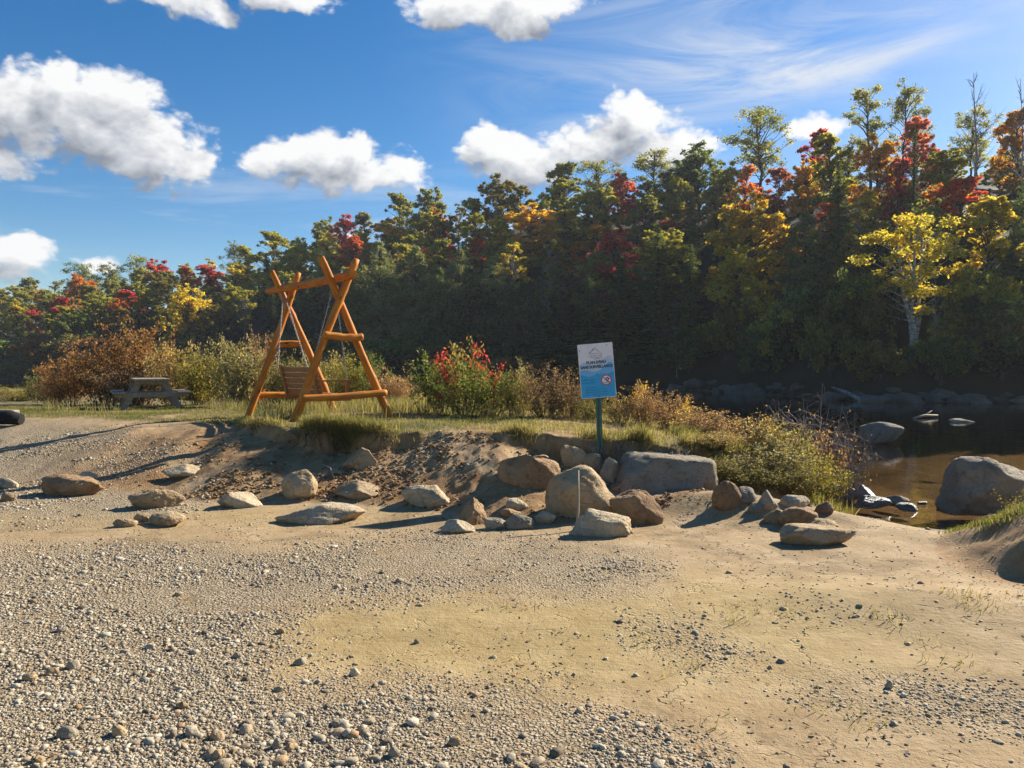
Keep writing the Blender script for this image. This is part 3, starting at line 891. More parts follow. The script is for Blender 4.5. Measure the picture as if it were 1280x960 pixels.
# individual cobbles that stand out of the gravel
cob = [((362, 818, 383, 833), 'dark grey stone sitting at the left end of the bare clay'), ((432, 832, 450, 847), 'grey stone on the bare clay right of the dark grey one'),
       ((515, 796, 524, 806), 'small pale pebble alone in the middle of the bare clay'), ((343, 783, 356, 793), 'dark angular stone at the clay edge, highest of its row'),
       ((609, 817, 622, 825), 'little dark stone at the right side of the bare clay'), ((338, 855, 353, 866), 'pale stone on the narrow clay tongue'),
       ((285, 812, 303, 825), 'greenish grey stone at the gravel edge near the clay'), ((213, 872, 233, 889), 'smooth pale grey cobble standing clear in the lower left gravel'),
       ((222, 902, 248, 924), 'large rounded cobble in the lower gravel, biggest of its cluster'), ((255, 908, 280, 928), 'brownish cobble beside the biggest rounded cobble'),
       ((62, 904, 92, 926), 'pale cobble at the lower left of the gravel'), ((128, 900, 154, 922), 'cream cobble between two grey ones at the lower left'),
       ((76, 822, 98, 838), 'broad cream stone in the left gravel'), ((48, 832, 70, 846), 'flat brown stone left of the broad cream stone'),
       ((20, 838, 44, 853), 'tan stone lying on the gravel near the left edge'), ((256, 930, 280, 952), 'egg shaped grey cobble at the bottom edge'),
       ((334, 918, 352, 938), 'upright grey cobble in the bottom gravel'), ((350, 925, 370, 941), 'tan cobble right of the upright grey cobble'),
       ((480, 928, 500, 948), 'round grey cobble at the bottom middle'), ((556, 918, 578, 934), 'flat grey cobble at the right end of the bottom gravel'),
       ((410, 896, 430, 910), 'grey slab shaped cobble above the bottom gravel'), ((28, 940, 50, 956), 'orange brown cobble in the bottom left corner'),
       ((62, 780, 82, 792), 'grey angular stone among the left gravel, far from the big ones'), ((214, 738, 226, 746), 'small tan stone in the gravel strip below the clay band'),
       ((973, 820, 988, 831), 'grey stone in the dry runnel across the sand'), ((960, 830, 972, 838), 'tan stone next to the grey one in the dry runnel'),
       ((1110, 848, 1124, 862), 'upright grey stone in the gravel streak at the right'), ((640, 952, 664, 968), 'pale cobble cut by the bottom edge of the photo')]
for i, (b, lab) in enumerate(cob):
    b = tuple(b)
    um, vm = (b[0] + b[2]) / 2, b[3]; k_ = .8
    b = (um - (b[2] - b[0]) / 2 * k_, vm - (b[3] - b[1]) * k_, um + (b[2] - b[0]) / 2 * k_, vm)
    rock(*b, ['round', 'block', 'round', 'flat'][i % 4], ['rock_grey', 'rock_pale', 'rock_grey', 'rock_tan'][i % 4] if 'tan' not in lab and 'brown' not in lab else 'rock_tan', lab, .85, name='cobble', cat='stone', sink=.36, base=ICO3, group='larger stones lying among the gravel')

# boulders along the far bank
FB = []
for i in range(38):
    t = i / 37
    u = 838 + t * 450 + rng.uniform(-5, 5)
    d = ray(u, 480)
    ys = np.arange(20, 90, .1)
    k = np.argmax(d_far(d[0] / d[1] * ys, ys) > rng.uniform(-.9, 1.4))
    FB.append((u, d[0] / d[1] * ys[k], ys[k]))
FB.sort()
ORD = ['first', 'second', 'third', 'fourth', 'fifth', 'sixth', 'seventh', 'eighth', 'ninth', 'tenth', 'eleventh', 'twelfth', 'thirteenth', 'fourteenth', 'fifteenth', 'sixteenth', 'seventeenth', 'eighteenth', 'nineteenth', 'twentieth']
nb = len(FB)
for i, (u, x, y) in enumerate(FB):
    w = rng.choice([.5, .7, 1.0, 1.4]) * rng.uniform(.8, 1.1) * (1.25 if u < 960 else 1)
    m = rock_mesh('boulder', w * .6, w * .45, rng.uniform(.18, .4) * w, ['rough', 'block', 'block', 'flat'][i % 4], 200 + i, 'rock_dark', ICO3)
    o = put('boulder', m, None, (x, y, max(hz(x, y), WATER) + .1), (0, rng.uniform(-.15, .15), rng.uniform(0, 3)))
    lab = ('leftmost' if i == 0 else ORD[i] + ' from the left') if i < nb // 2 else ('rightmost' if i == nb - 1 else ORD[nb - 1 - i] + ' from the right')
    tag(o, lab + ' of the dark boulders lining the far bank', 'boulder', 'dark boulders lining the far bank')

# ------------------------------------------------------------------ log swing
def log_between(name, a, b, r0, r1, parent, origin, knots=5, extend=0):
    a, b = Vector(a), Vector(b)
    L = (b - a).length
    nseg = 26
    ns = 14
    t = (b - a).normalized()
    ref = t.orthogonal().normalized(); w = t.cross(ref)
    seed = len(bpy.data.objects)
    vv, al, ff = [], [], []
    kn = [(random.random(), random.uniform(0, 6.28)) for _ in range(knots)]
    for i in range(nseg + 1):
        s = i / nseg
        wob = ref * (.012 * math.sin(s * 5 + seed)) + w * (.012 * math.sin(s * 4 + seed * 2))
        for k in range(ns):
            an = 2 * math.pi * k / ns
            r = (r0 + (r1 - r0) * s) * (1 + .035 * math.sin(s * 19 + seed) + .03 * math.sin(an * 2 + seed + s * 6))
            if i in (0, nseg): r *= .9
            for ks, ka in kn:
                da = (an - ka + math.pi) % (2 * math.pi) - math.pi
                r += .016 * math.exp(-((s - ks) * L / .05) ** 2 - (da / .5) ** 2)
            p = a + (b - a) * s + wob + (ref * math.cos(an) + w * math.sin(an)) * r
            vv.append(tuple(p - Vector(origin))); al.append((math.cos(an) * r, math.sin(an) * r, s * L))
    for i in range(nseg):
        for k in range(ns):
            ff.append((i * ns + k, i * ns + (k + 1) % ns, (i + 1) * ns + (k + 1) % ns, (i + 1) * ns + k))
    for i, e in ((0, a), (nseg, b)):
        c = len(vv)
        vv.append(tuple(e - Vector(origin))); al.append((0, 0, i / nseg * L))
        for k in range(ns):
            q = (i * ns + k, i * ns + (k + 1) % ns)
            ff.append((c, q[1], q[0]) if i == 0 else (c, q[0], q[1]))
    m = bpy.data.meshes.new(name)
    m.from_pydata(vv, [], ff)
    m.polygons.foreach_set('use_smooth', [len(f_) == 4 for f_ in ff])
    at = m.attributes.new('along', 'FLOAT_VECTOR', 'POINT')
    at.data.foreach_set('vector', np.array(al, np.float32).ravel())
    m.materials.append(M['log'])
    m.update()
    return put(name, m, parent)

def gpt(u, v, y):
    p = at_y(u, v, y); return Vector(p)
# near frame: A leans right, B leans left.  far frame: C, D
bA, bB = gpt(365, 526, 11.5), gpt(490, 513, 12.4)
tA, tB = gpt(444, 324, 12.15), gpt(401, 321, 11.85)
off = Vector((-1.37, 2.13, 0))
bC, bD = gpt(310, 518, 13.6), gpt(419, 511, 14.4)
tC, tD = gpt(372, 341, 14.15), gpt(341, 338, 13.95)
for b in (bA, bB, bC, bD): b.z = hz(b.x, b.y) - .05
cen = (bA + bB + bC + bD) / 4
cen.z = hz(cen.x, cen.y)
swing = empty('log_swing_frame', cen, 0, 'tall honey coloured log swing frame with crossed legs on the grass bank', 'swing frame')
LEGN = (bB - bA); LEGN.z = 0; LEGN.normalize()
PERP = Vector((-LEGN.y, LEGN.x, 0))          # towards the far frame
if PERP.y < 0: PERP = -PERP
rl = .062
# legs of one frame pass side by side where they cross
for nm, b, t, sh in (('leg', bA, tA, -.045), ('leg', bB, tB, .05), ('leg', bC, tC, -.05), ('leg', bD, tD, .045)):
    log_between('leg', b, t + PERP * sh, rl * 1.08, rl * .92, swing, cen, 6)
nearE, farE = gpt(443, 343, 11.75), gpt(336, 364, 14.5)
log_between('crossbeam', nearE, farE, .073, .066, swing, cen, 4)
def on(b, t, s): return b + (t - b) * s
def brace(p, q, ext, push, r):
    d = (q - p).normalized()
    return log_between('brace', p - d * ext + PERP * push, q + d * ext + PERP * push, r, r * .95, swing, cen, 3)
sA = lambda z, b, t: on(b, t, (z - b.z) / (t.z - b.z))
zu, zl = 2.04, 1.07
brace(sA(zu, bA, tA), sA(zu, bB, tB), .07, -.12, .062)
brace(sA(zl, bA, tA), sA(zl + .04, bB, tB), .06, -.12, .058)
brace(sA(1.98, bC, tC), sA(1.98, bD, tD), .07, .12, .062)
brace(sA(1.02, bC, tC), sA(1.02, bD, tD), .06, .12, .058)

# hanging bench: back towards the camera, seat facing right and away
bl = 1.5                                         # length along the beam
alongB = (farE - nearE); alongB.z = 0; alongB.normalize()
fw = LEGN.copy()
bc = gpt(381, 490, 12.95)
bc.z = hz(bc.x, bc.y) + .36
bench = empty('hanging_bench', bc, 0, 'slatted brown wooden bench hanging on chains inside the log swing', 'swing bench')
up = Vector((0, 0, 1))
lean = (up - fw * .22).normalized()
mb = MB()
for i in range(5):
    mb.box(fw * (.04 + i * .1) + up * (.012 * abs(i - 2)), alongB, fw, up, bl / 2, .043, .012)
mb.build('seat', M['bench_wood'], bench)
mb = MB()
for i in range(5):
    mb.box(-fw * .01 + lean * (.08 + i * .098), alongB, lean, lean.cross(alongB), bl / 2, .04, .011)
mb.build('backrest', M['bench_wood'], bench)
for s in (-1, 1):
    mb = MB()
    mb.box(-fw * .045 + lean * .25 + alongB * s * (bl / 2 - .09), lean, alongB, lean.cross(alongB), .30, .035, .02)
    mb.box(fw * .22 - up * .045 + alongB * s * (bl / 2 - .09), fw, alongB, up, .30, .025, .03)
    mb.build('bench_frame', M['bench_wood'], bench)
for s in (-1, 1):
    e = alongB * s * (bl / 2 - .03)
    ar = MB().box(fw * .22 + up * .27 + e, fw, alongB, up, .28, .035, .014).build('armrest', M['bench_wood'], bench)
    MB().box(fw * .42 + up * .12 + e, up, alongB, fw, .15, .03, .02).build('armrest_post', M['bench_wood'], ar)
def chain(p, q, parent):
    p, q = Vector(p), Vector(q)
    L = (q - p).length
    n = int(L / .042)
    t = (q - p).normalized(); a = t.orthogonal().normalized(); b = t.cross(a)
    mb = MB()
    for i in range(n):
        c = p + t * (i + .5) * L / n
        s_ = a if i % 2 else b
        pts = []
        for k in range(9):
            an = 2 * math.pi * k / 8
            pts.append(c + t * math.cos(an) * .03 + s_ * math.sin(an) * .013)
        mb.tube(pts, .0048, 5, cap=False)
    return mb.build('chain', M['chain'], parent)
beamdir = (farE - nearE)
for s, fr in ((-1, .2), (1, .8)):
    hang = nearE + beamdir * fr - up * .06 - bc
    e = alongB * s * (bl / 2 - .03)
    chain(hang, -fw * .09 + lean * .48 + e, bench)
    chain(hang, fw * .42 + up * .28 + e, bench)

# ------------------------------------------------------------------ picnic table
pa = Vector((-.50, .866, 0)).normalized(); pb = Vector((.866, .50, 0)).normalized()
pc = Vector((-8.62, 17.6, 0)); pc.z = hz(pc.x, pc.y)
pt = empty('picnic_table', pc, 0, 'weathered grey wooden picnic table with attached benches on the grass', 'picnic table')
mb = MB()
for i in range(5):
    mb.box(pb * (i - 2) * .15 + up * .735, pa, pb, up, .86, .07, .02)
mb.build('tabletop', M['grey_wood'], pt)
for s in (-1, 1):
    mb = MB()
    for i in range(2):
        mb.box(pb * s * (.60 + .145 * i) + up * .44, pa, pb, up, .86, .068, .02)
    mb.build('bench', M['grey_wood'], pt)
    e = pa * s * .60
    MB().box(e + up * .385 + pa * s * .045, pb, pa, up, .76, .02, .055).build('bench_support', M['grey_wood'], pt)
    MB().box(e + up * .67 + pa * s * .045, pb, pa, up, .36, .02, .045).build('top_support', M['grey_wood'], pt)
    for q in (-1, 1):
        d = (pb * q * .38 - up * .72).normalized()
        MB().box(e + pb * q * .44 + up * .345, d, pa, d.cross(pa), .425, .02, .062).build('leg', M['grey_wood'], pt)

# ------------------------------------------------------------------ sign
gp = ground_at(750, 569)
SY = float(gp[1])
sp = Vector(gp); sp.z -= .1
top_z = at_y(748, 440, SY)[2]
tx = at_y(746.5, 440, SY)[0]
sg = empty('warning_sign', sp, 0, 'blue and white rectangular water warning sign tilted on a green post', 'sign')
axp = Vector((tx - sp.x, 0, top_z - sp.z)).normalized()
Lp = (top_z - sp.z)
mb = MB()
sx = axp.cross(Vector((0, 1, 0))).normalized() * -1
if sx.x < 0: sx = -sx
yv = Vector((0, 1, 0))
mb.box(axp * Lp / 2, sx, yv, axp, .011, .006, Lp / 2, .002)
for s in (-1, 1):
    mb.box(axp * Lp / 2 + sx * s * .017 - yv * .012, sx, yv, axp, .004, .014, Lp / 2, .001)
    mb.box(axp * Lp / 2 + sx * s * .026 - yv * .026, sx, yv, axp, .009, .003, Lp / 2, .001)
mb.build('post', M['post_green'], sg)
roll = R(4.8); yaw = R(-8)
X = Vector((math.cos(roll) * math.cos(yaw), math.cos(roll) * math.sin(yaw), math.sin(roll)))
Zs = Vector((-math.sin(roll), 0, math.cos(roll))); Zs = (Zs - X * Zs.dot(X)).normalized()
N = X.cross(Zs); N = -N if N.y > 0 else N       # towards the camera
pcn = Vector(at_y(746, 463.3, SY - .05)) - sp
W2, H2 = .202, .315
SS = SY / 8.6
P3 = lambda a, b, o=0: pcn + (X * a + Zs * b) * SS + N * o
panel = MB().box(pcn, X, N, Zs, W2 * SS, .0025, H2 * SS, .001).build('sign_panel', M['sign_white'], sg)
def sheet(pts, o, name, mat, parent=panel):
    return MB().poly([P3(a, b, o) for a, b in pts], N * .0006).build(name, mat, parent)
e = .006
def hill(y0, f, n=40):
    xs_ = [-W2 + e + (2 * W2 - 2 * e) * i / n for i in range(n + 1)]
    return [(x_, f(x_)) for x_ in xs_] + [(W2 - e, -H2 + e), (-W2 + e, -H2 + e)]
sheet(hill(0, lambda x_: .075 + .03 * math.exp(-((x_ + .14) / .05) ** 2) + .075 * math.exp(-((x_ - .13) / .075) ** 2) + .03 * math.exp(-((x_ - .01) / .05) ** 2)), .0028, 'printed_mountains', M['sign_pale'])
sheet(hill(0, lambda x_: -.005 + .095 * math.exp(-((x_ - .15) / .07) ** 2) + .02 * math.exp(-((x_ + .16) / .06) ** 2) + .004 * math.sin(x_ * 40)), .0036, 'printed_mountains', M['sign_mid'])
sheet(hill(0, lambda x_: -.05 + .012 * math.sin(x_ * 28 + 1) + .03 * sst(.0, .2, x_)), .0044, 'printed_water', M['sign_blue'])

def text(s, size, a, b, o, mat, name='lettering', bold=.0, parent=panel, width=None):
    cu = bpy.data.curves.new('t', 'FONT')
    cu.body = s; cu.size = size; cu.align_x = 'CENTER'; cu.align_y = 'CENTER'; cu.offset = bold; cu.resolution_u = 3
    cu.extrude = .0004
    ob = bpy.data.objects.new('t', cu)
    COL.objects.link(ob)
    bpy.context.view_layer.update()
    me = bpy.data.meshes.new_from_object(ob.evaluated_get(bpy.context.evaluated_depsgraph_get()))
    bpy.data.objects.remove(ob)
    co = np.zeros(len(me.vertices) * 3); me.vertices.foreach_get('co', co)
    co = co.reshape(-1, 3)
    sc = 1 if width is None else width / (co[:, 0].max() - co[:, 0].min())
    q = np.array([P3(a + c[0] * sc, b + c[1], o + c[2]) for c in co])
    me.vertices.foreach_set('co', q.ravel())
    me.materials.clear(); me.materials.append(mat)
    me.update()
    return put(name, me, parent)
text("PLAN D'EAU", .045, 0, .097, .006, M['ink'], bold=.0016, width=.225)
text("SANS SURVEILLANCE", .045, 0, .045, .006, M['ink'], bold=.0016, width=.365)
def stroke(pts, w, o, name, mat):
    mb = MB()
    mb.tube([P3(a, b, o) for a, b in pts], w, 4)
    return mb.build(name, mat, panel)
# mountain emblem: peaks, an underline swoosh and two lines too small to read
em = MB()
for pts in ([(-.075, .2), (-.06, .225), (-.052, .21)], [(-.06, .205), (-.02, .26), (-.01, .235)], [(-.03, .235), (.0, .272), (.02, .238), (.045, .215)],
            [(-.065, .192), (0, .2), (.055, .2), (.075, .19), (.07, .175)], [(-.02, .13), (0, .137), (.03, .137), (.05, .13)], [(.13, .155), (.16, .157), (.185, .14)]):
    em.tube([P3(a, b, .004) for a, b in pts], .0022, 4)
em.build('emblem', M['ink'], panel)
def scribble(y_, spans, h, mat, o=.0055):
    mb = MB()
    r = random.Random(int(y_ * 1000))
    for a, b in spans:
        x_ = a
        while x_ < b - .004:
            w_ = r.uniform(.004, .008)
            hh = h * r.choice([.7, .7, 1.0])
            mb.box(P3(x_ + w_ / 2, y_ + hh / 2 - h / 2, o), X, N, Zs, w_ * .36, .0004, hh / 2, 0)
            x_ += w_ + .002
    return mb.build('small_print', mat, panel)
scribble(.172, [(-.085, -.035), (-.03, .02), (.025, .075)], .009, M['ink'])
scribble(.152, [(-.055, -.03), (-.022, .075)], .010, M['ink'])
scribble(-.10, [(-.178, -.14), (-.132, -.10), (-.09, -.03)], .013, M['ink_blue'])
scribble(-.135, [(-.178, -.165), (-.155, -.03)], .013, M['ink_blue'])
scribble(-.19, [(-.15, -.105), (-.097, -.02)], .012, M['ink_blue'])
scribble(-.218, [(-.155, -.09), (-.082, -.015), (0, .012), (.02, .035), (.045, .10)], .012, M['ink_blue'])
scribble(-.246, [(-.155, -.05), (-.042, .03), (.04, .11)], .012, M['ink_blue'])
scribble(-.274, [(-.15, -.105), (-.097, -.085), (-.075, -.02), (-.01, .03), (.04, .11)], .012, M['ink_blue'])
# no-swimming roundel
cx, cz, r1, r2 = .1, -.115, .062, .05
circ = lambda r, n=40: [(cx + r * math.cos(2 * math.pi * i / n), cz + r * math.sin(2 * math.pi * i / n)) for i in range(n)]
sheet(circ(r1), .0052, 'prohibition_ring', M['sign_red'])
disc = sheet(circ(r2), .006, 'prohibition_disc', M['sign_white'])
sheet([(cx + .026 + .0105 * math.cos(i * .4), cz + .012 + .0105 * math.sin(i * .4)) for i in range(16)], .0068, 'swimmer', M['ink'])
mb = MB()
mb.tube([P3(cx - .005, cz - .002, .007), P3(cx + .0, cz + .022, .007), P3(cx + .022, cz + .028, .007)], .0055, 5)
mb.tube([P3(cx - .003, cz + .004, .007), P3(cx + .022, cz - .018, .007)], .007, 5)
for k in range(2):
    mb.tube([P3(cx - .032 + i * .012, cz - .026 - k * .009 + .003 * math.sin(i * 2.2), .007) for i in range(6)], .0022, 4)
mb.build('swimmer', M['ink'], panel)
MB().tube([P3(cx - .038, cz + .036, .0085), P3(cx + .038, cz - .036, .0085)], .0045, 4).build('prohibition_bar', M['sign_red'], panel)
for a, b in ((-.18, .245), (.135, .285), (0, -.045), (0, -.30)):
    sheet([(a + .0065 * math.cos(i * .628), b + .0065 * math.sin(i * .628)) for i in range(10)], .0075, 'bolt', M['bolt'])

# ------------------------------------------------------------------ sticks and logs
p = ground_at(720, 664); q = at_y(723, 588, p[1] + .28)
mb = MB(); mb.tube([p - np.array([0, 0, .03]), (p * .66 + q * .34) + np.array([.012, -.02, 0]), (p * .3 + q * .7) + np.array([0.004, -.01, .0]), q], [.012, .012, .011, .008], 8)
tag(mb.build('stick', M['stick_wood']), 'thin bare stick leaning upright against the biggest boulder', 'stick')
p = ground_at(575, 640); q = ground_at(612, 614)
mb = MB(); mb.tube([p + [0, 0, .02], (p + q) / 2 + [0, 0, .05], q + [0, 0, .03]], [.014, .011, .007], 7)
tag(mb.build('stick', M['stick_wood']), 'short dry stick lying on the slope above the upright brown rock', 'stick')
p = ground_at(404, 586); q = ground_at(418, 600)
mb = MB(); mb.tube([p + [0, 0, .05], (p + q) / 2 + [.02, 0, .08], q + [0, 0, .02]], [.007, .008, .006], 6)
tag(mb.build('stick', M['stick_wood']), 'curved pale twig on the earth beside the upright rounded rock', 'stick')
p, q = ground_at(-25, 531), ground_at(27, 531)
mb = MB(); mb.tube([p + [0, 0, .1], p * .7 + q * .3 + [0, .03, .14], p * .3 + q * .7 + [0, -.02, .13], q + [0, 0, .09]], [.11, .13, .12, .09], 12, jit=.14)
tag(mb.build('charred_log', M['burnt']), 'short black charred log lying on gravel at the left edge', 'log')
p, q = ground_at(-40, 519), ground_at(21, 519)
mb = MB()
d = Vector(q - p).normalized(); nn = Vector((-d.y, d.x, 0)).normalized()
mb.box((p + q) / 2 + np.array([0, 0, .03]), d, nn, d.cross(nn), float(np.linalg.norm(q - p)) / 2, .12, .07, .02)
tag(mb.build('timber', M['grey_wood']), 'squared grey timber lying in the grass behind the charred log', 'timber')
# branches over the far water
a, b = at_y(1040, 484, 40), at_y(1087, 508, 37)
mb = MB(); mb.tube([a, (a * .6 + b * .4) + [0, 0, .12], (a * .2 + b * .8) + [0, 0, .1], b - [0, 0, .3]], [.05, .11, .12, .08], 8, jit=.1)
a2 = at_y(1010, 513, 36.5); mb.tube([b + [0, 0, .1], (a2 + b) / 2 + [0, 0, .05], a2], [.08, .06, .03], 6)
tag(mb.build('fallen_branch', M['bark_pale']), 'bleached fallen branch reaching into the pool from the far bank', 'branch')
a, b = at_y(1142, 524, 25.5), at_y(1172, 521, 26.2)
a[2] = b[2] = WATER + .03
mb = MB(); mb.tube([a, (a + b) / 2 + [0, .1, .06], b + [0, 0, .05]], [.03, .05, .03], 6)
mb.tube([(a + b) / 2 + [0, .1, .05], b + [-.2, 0, .22]], [.03, .01], 5)
tag(mb.build('floating_branch', M['stick_wood']), 'yellowish branch floating on the dark pool', 'branch')

rr_ = random.Random(4)
for lab, xs_ in (('bare roots dangling from the undercut sod below the swing', (-3.1, -1.6)), ('bare roots dangling from the undercut sod above the bedrock block', (.9, 2.2))):
    mb = MB()
    for k in range(34):
        x0 = rr_.uniform(*xs_)
        l = float(np.interp(x0, TX, LY)); t_ = float(np.interp(x0, TX, TY))
        ys_ = np.linspace(t_, l + .5, 60)
        sv = bank_s(np.full(60, x0), ys_)
        y0 = float(ys_[np.argmax(sv > .985)]); z0 = hz(x0, y0)
        L = rr_.uniform(.1, .4)
        pts = [np.array([x0, y0 + .04, z0 - .03]), np.array([x0 + rr_.uniform(-.06, .06), y0 - .06, z0 - .05]), np.array([x0 + rr_.uniform(-.15, .15), y0 - .1 - .2 * L, z0 - .1 - L * .4]), np.array([x0 + rr_.uniform(-.25, .25), y0 - .12 - .4 * L, z0 - .1 - L * .8])]
        mb.tube(pts, [.007, .006, .004, .0015], 4)
    tag(mb.build('hanging_roots', M['twig_grey' if xs_[0] > 0 else 'twig']), lab, 'roots', kind='stuff')
# ------------------------------------------------------------------ foliage
def leaf_quads(c, size, rg, up=.35, aspect=.62, dirs=None):
    """rhombic leaves centred at c (N,3)"""
    n = len(c)
    nr = rg.normal(0, 1, (n, 3)); nr[:, 2] += up * 3 * np.abs(nr[:, 2]) + up
    nr /= np.linalg.norm(nr, axis=1, keepdims=True)
    a = rg.normal(0, 1, (n, 3)) if dirs is None else dirs + rg.normal(0, .25, (n, 3))
    a -= nr * (a * nr).sum(1, keepdims=True)
    a /= np.linalg.norm(a, axis=1, keepdims=True) + 1e-9
    b = np.cross(nr, a)
    s = (size * rg.uniform(.6, 1.3, n))[:, None] * .5
    fold = nr * s * .25
    return np.stack([c - a * s, c + b * s * aspect + fold, c + a * s * 1.1, c - b * s * aspect + fold], 1)

def leaves_mesh(name, q, rnd, mat):
    n = len(q)
    return mesh_np(name, q.reshape(-1, 3), np.arange(n * 4).reshape(n, 4), 4, M[mat], {'rnd': np.repeat(rnd, 4)})

def curve(p, q, k, rg, sag=0, n=4):
    p, q = np.array(p, float), np.array(q, float)
    L = np.linalg.norm(q - p)
    o = rg.normal(0, k * L, 3)
    return [p + (q - p) * t + o * math.sin(math.pi * t) + np.array([0, 0, sag * L * math.sin(math.pi * t)]) for t in np.linspace(0, 1, n)]

def broadleaf(h, rad, base, ncl, nleaf, ls, seed, cr=(.2, .36), bark='bark', trunks=1, tr=None, shape=.6, spread=.0, shell=.25):
    rg = np.random.default_rng(seed)
    tr = tr or h * .0135
    tm = MB()
    stems = []
    for k in range(trunks):
        an = 6.283 * k / trunks + rg.uniform(0, 1)
        lx, ly = (math.cos(an) * spread, math.sin(an) * spread) if trunks > 1 else rg.normal(0, .03 * h, 2)
        pts = [np.array([lx * t * (1 if trunks > 1 else t) + .12 * math.sin(t * 6 + k) * (t > 0), ly * t + .1 * math.cos(t * 5 + k) * t, h * .93 * t]) + rg.normal(0, .06, 3) * (t > .05) for t in np.linspace(0, 1, 9)]
        pts[0][2] = -.4
        tm.tube(pts, [tr * (1.25 if i == 0 else 1) * (1 - .9 * i / 8) + .015 for i in range(9)], 7, cap=False)
        stems.append(np.array(pts))
    lob = rg.uniform(.62, 1.22, 40)
    nl = int(5 + rad * 1.6)
    lb = []
    for k in range(nl):
        t = (k + rg.uniform(.2, .8)) / nl
        an = k * 2.4 + rg.uniform(-.5, .5)
        pr = max(math.sin(math.pi * (.1 + .86 * t ** .8)), .05) ** shape
        lr = rad * rg.uniform(.46, .74) * (1 - .12 * t)
        lb.append((np.array([math.cos(an), math.sin(an)]) * max(rad * pr * rg.uniform(.9, 1.25) - lr * .7, 0) * (1 - .5 * (t > .8)), h * base + lr * .6 + (h * (1 - base) - lr * 1.4) * t, lr))
    cs, rs = [], []
    for i in range(ncl):
        lc, lz, lr = lb[rg.integers(nl)]
        dv = rg.normal(0, 1, 3); dv[2] = dv[2] if dv[2] > -.5 else -dv[2]; dv /= np.linalg.norm(dv)
        dv *= lr * rg.uniform(shell ** .5, 1.08)
        xy = lc + dv[:2]
        z = min(max(lz + dv[2], h * .04), h)
        an = math.atan2(xy[1], xy[0]); r = float(np.hypot(*xy))
        st = stems[rg.integers(trunks)]
        ax = np.array([np.interp(z, st[:, 2], st[:, 0]), np.interp(z, st[:, 2], st[:, 1])])
        c = np.array([ax[0] + r * math.cos(an), ax[1] + r * math.sin(an), z])
        z0 = max(z - r * rg.uniform(.5, 1.0) - .3, h * base * .6)
        p0 = np.array([np.interp(z0, st[:, 2], st[:, 0]), np.interp(z0, st[:, 2], st[:, 1]), z0])
        lp = curve(p0, c, .08, rg, .06)
        tm.tube(lp, [tr * .32, tr * .24, tr * .15, .01], 4, cap=False)
        cs.append(c); rs.append(rad * rg.uniform(*cr))
    cs, rs = np.array(cs), np.array(rs)
    wts = rs ** 2; wts /= wts.sum()
    ci = rg.choice(ncl, nleaf, p=wts)
    d = rg.normal(0, 1, (nleaf, 3)); d /= np.linalg.norm(d, axis=1, keepdims=True)
    rr_ = np.minimum(np.abs(rg.normal(.66, .3, nleaf)), 1.5)
    pos = cs[ci] + d * (rr_ * rs[ci])[:, None] * np.array([1, 1, .8])
    q = leaf_quads(pos, np.full(nleaf, ls), rg)
    crn = rg.uniform(0, 1, ncl)
    rnd = np.clip(.5 * crn[ci] + .5 * rg.uniform(0, 1, nleaf), 0, 1)
    return tm.mesh('trunk', M[bark]), leaves_mesh('crown', q, rnd, 'leaf')

def spruce(h, rad, seed, dens=1.0, bare=.03, ls=.42):
    rg = np.random.default_rng(seed)
    tm = MB()
    tm.tube([(0, 0, -.4), (0, 0, h * .5), (0.04, 0, h * .98)], [h * .014, h * .009, .015], 7, cap=False)
    c, dr, sz = [], [], []
    z = h * bare
    while z < h * .985:
        t = z / h
        L0 = rad * (1 - t) ** .82 + .12
        for k in range(rg.integers(5, 9)):
            an = rg.uniform(0, 6.283)
            L = L0 * rg.uniform(.6, 1.15)
            ca, sa = math.cos(an), math.sin(an)
            droop = rg.uniform(.1, .38)
            n = max(int(L / .13 * dens), 2)
            s = (np.arange(n) + rg.uniform(0, 1, n)) / n
            s = .12 + .88 * s
            for side in (-1, 0, 1):
                wv = .22 * L * (1.05 - s) * side + rg.normal(0, .05, n)
                px, py = ca * s * L - sa * wv, sa * s * L + ca * wv
                pz = z - droop * L * s ** 1.3 + .12 * L * s ** 3 + rg.normal(0, .04, n)
                c.append(np.stack([px, py, pz], -1))
                dd = np.stack([np.full(n, ca) - sa * side * .8, np.full(n, sa) + ca * side * .8, np.full(n, -.25)], -1)
                dr.append(dd); sz.append(np.full(n, ls * (.55 + .6 * (1 - t))))
            if t < .9 and k < 3:
                tm.tube([(0, 0, z), (ca * L * .5, sa * L * .5, z - droop * L * .3), (ca * L * .9, sa * L * .9, z - droop * L * .85)], [.03, .018, .006], 3, cap=False)
        z += rg.uniform(.2, .34) * (1.2 - .4 * t)
    c, dr, sz = np.vstack(c), np.vstack(dr), np.concatenate(sz)
    q = leaf_quads(c, sz, rg, .8, .34, dr)
    return tm.mesh('trunk', M['bark']), leaves_mesh('crown', q, rg.uniform(0, 1, len(c)), 'needle')

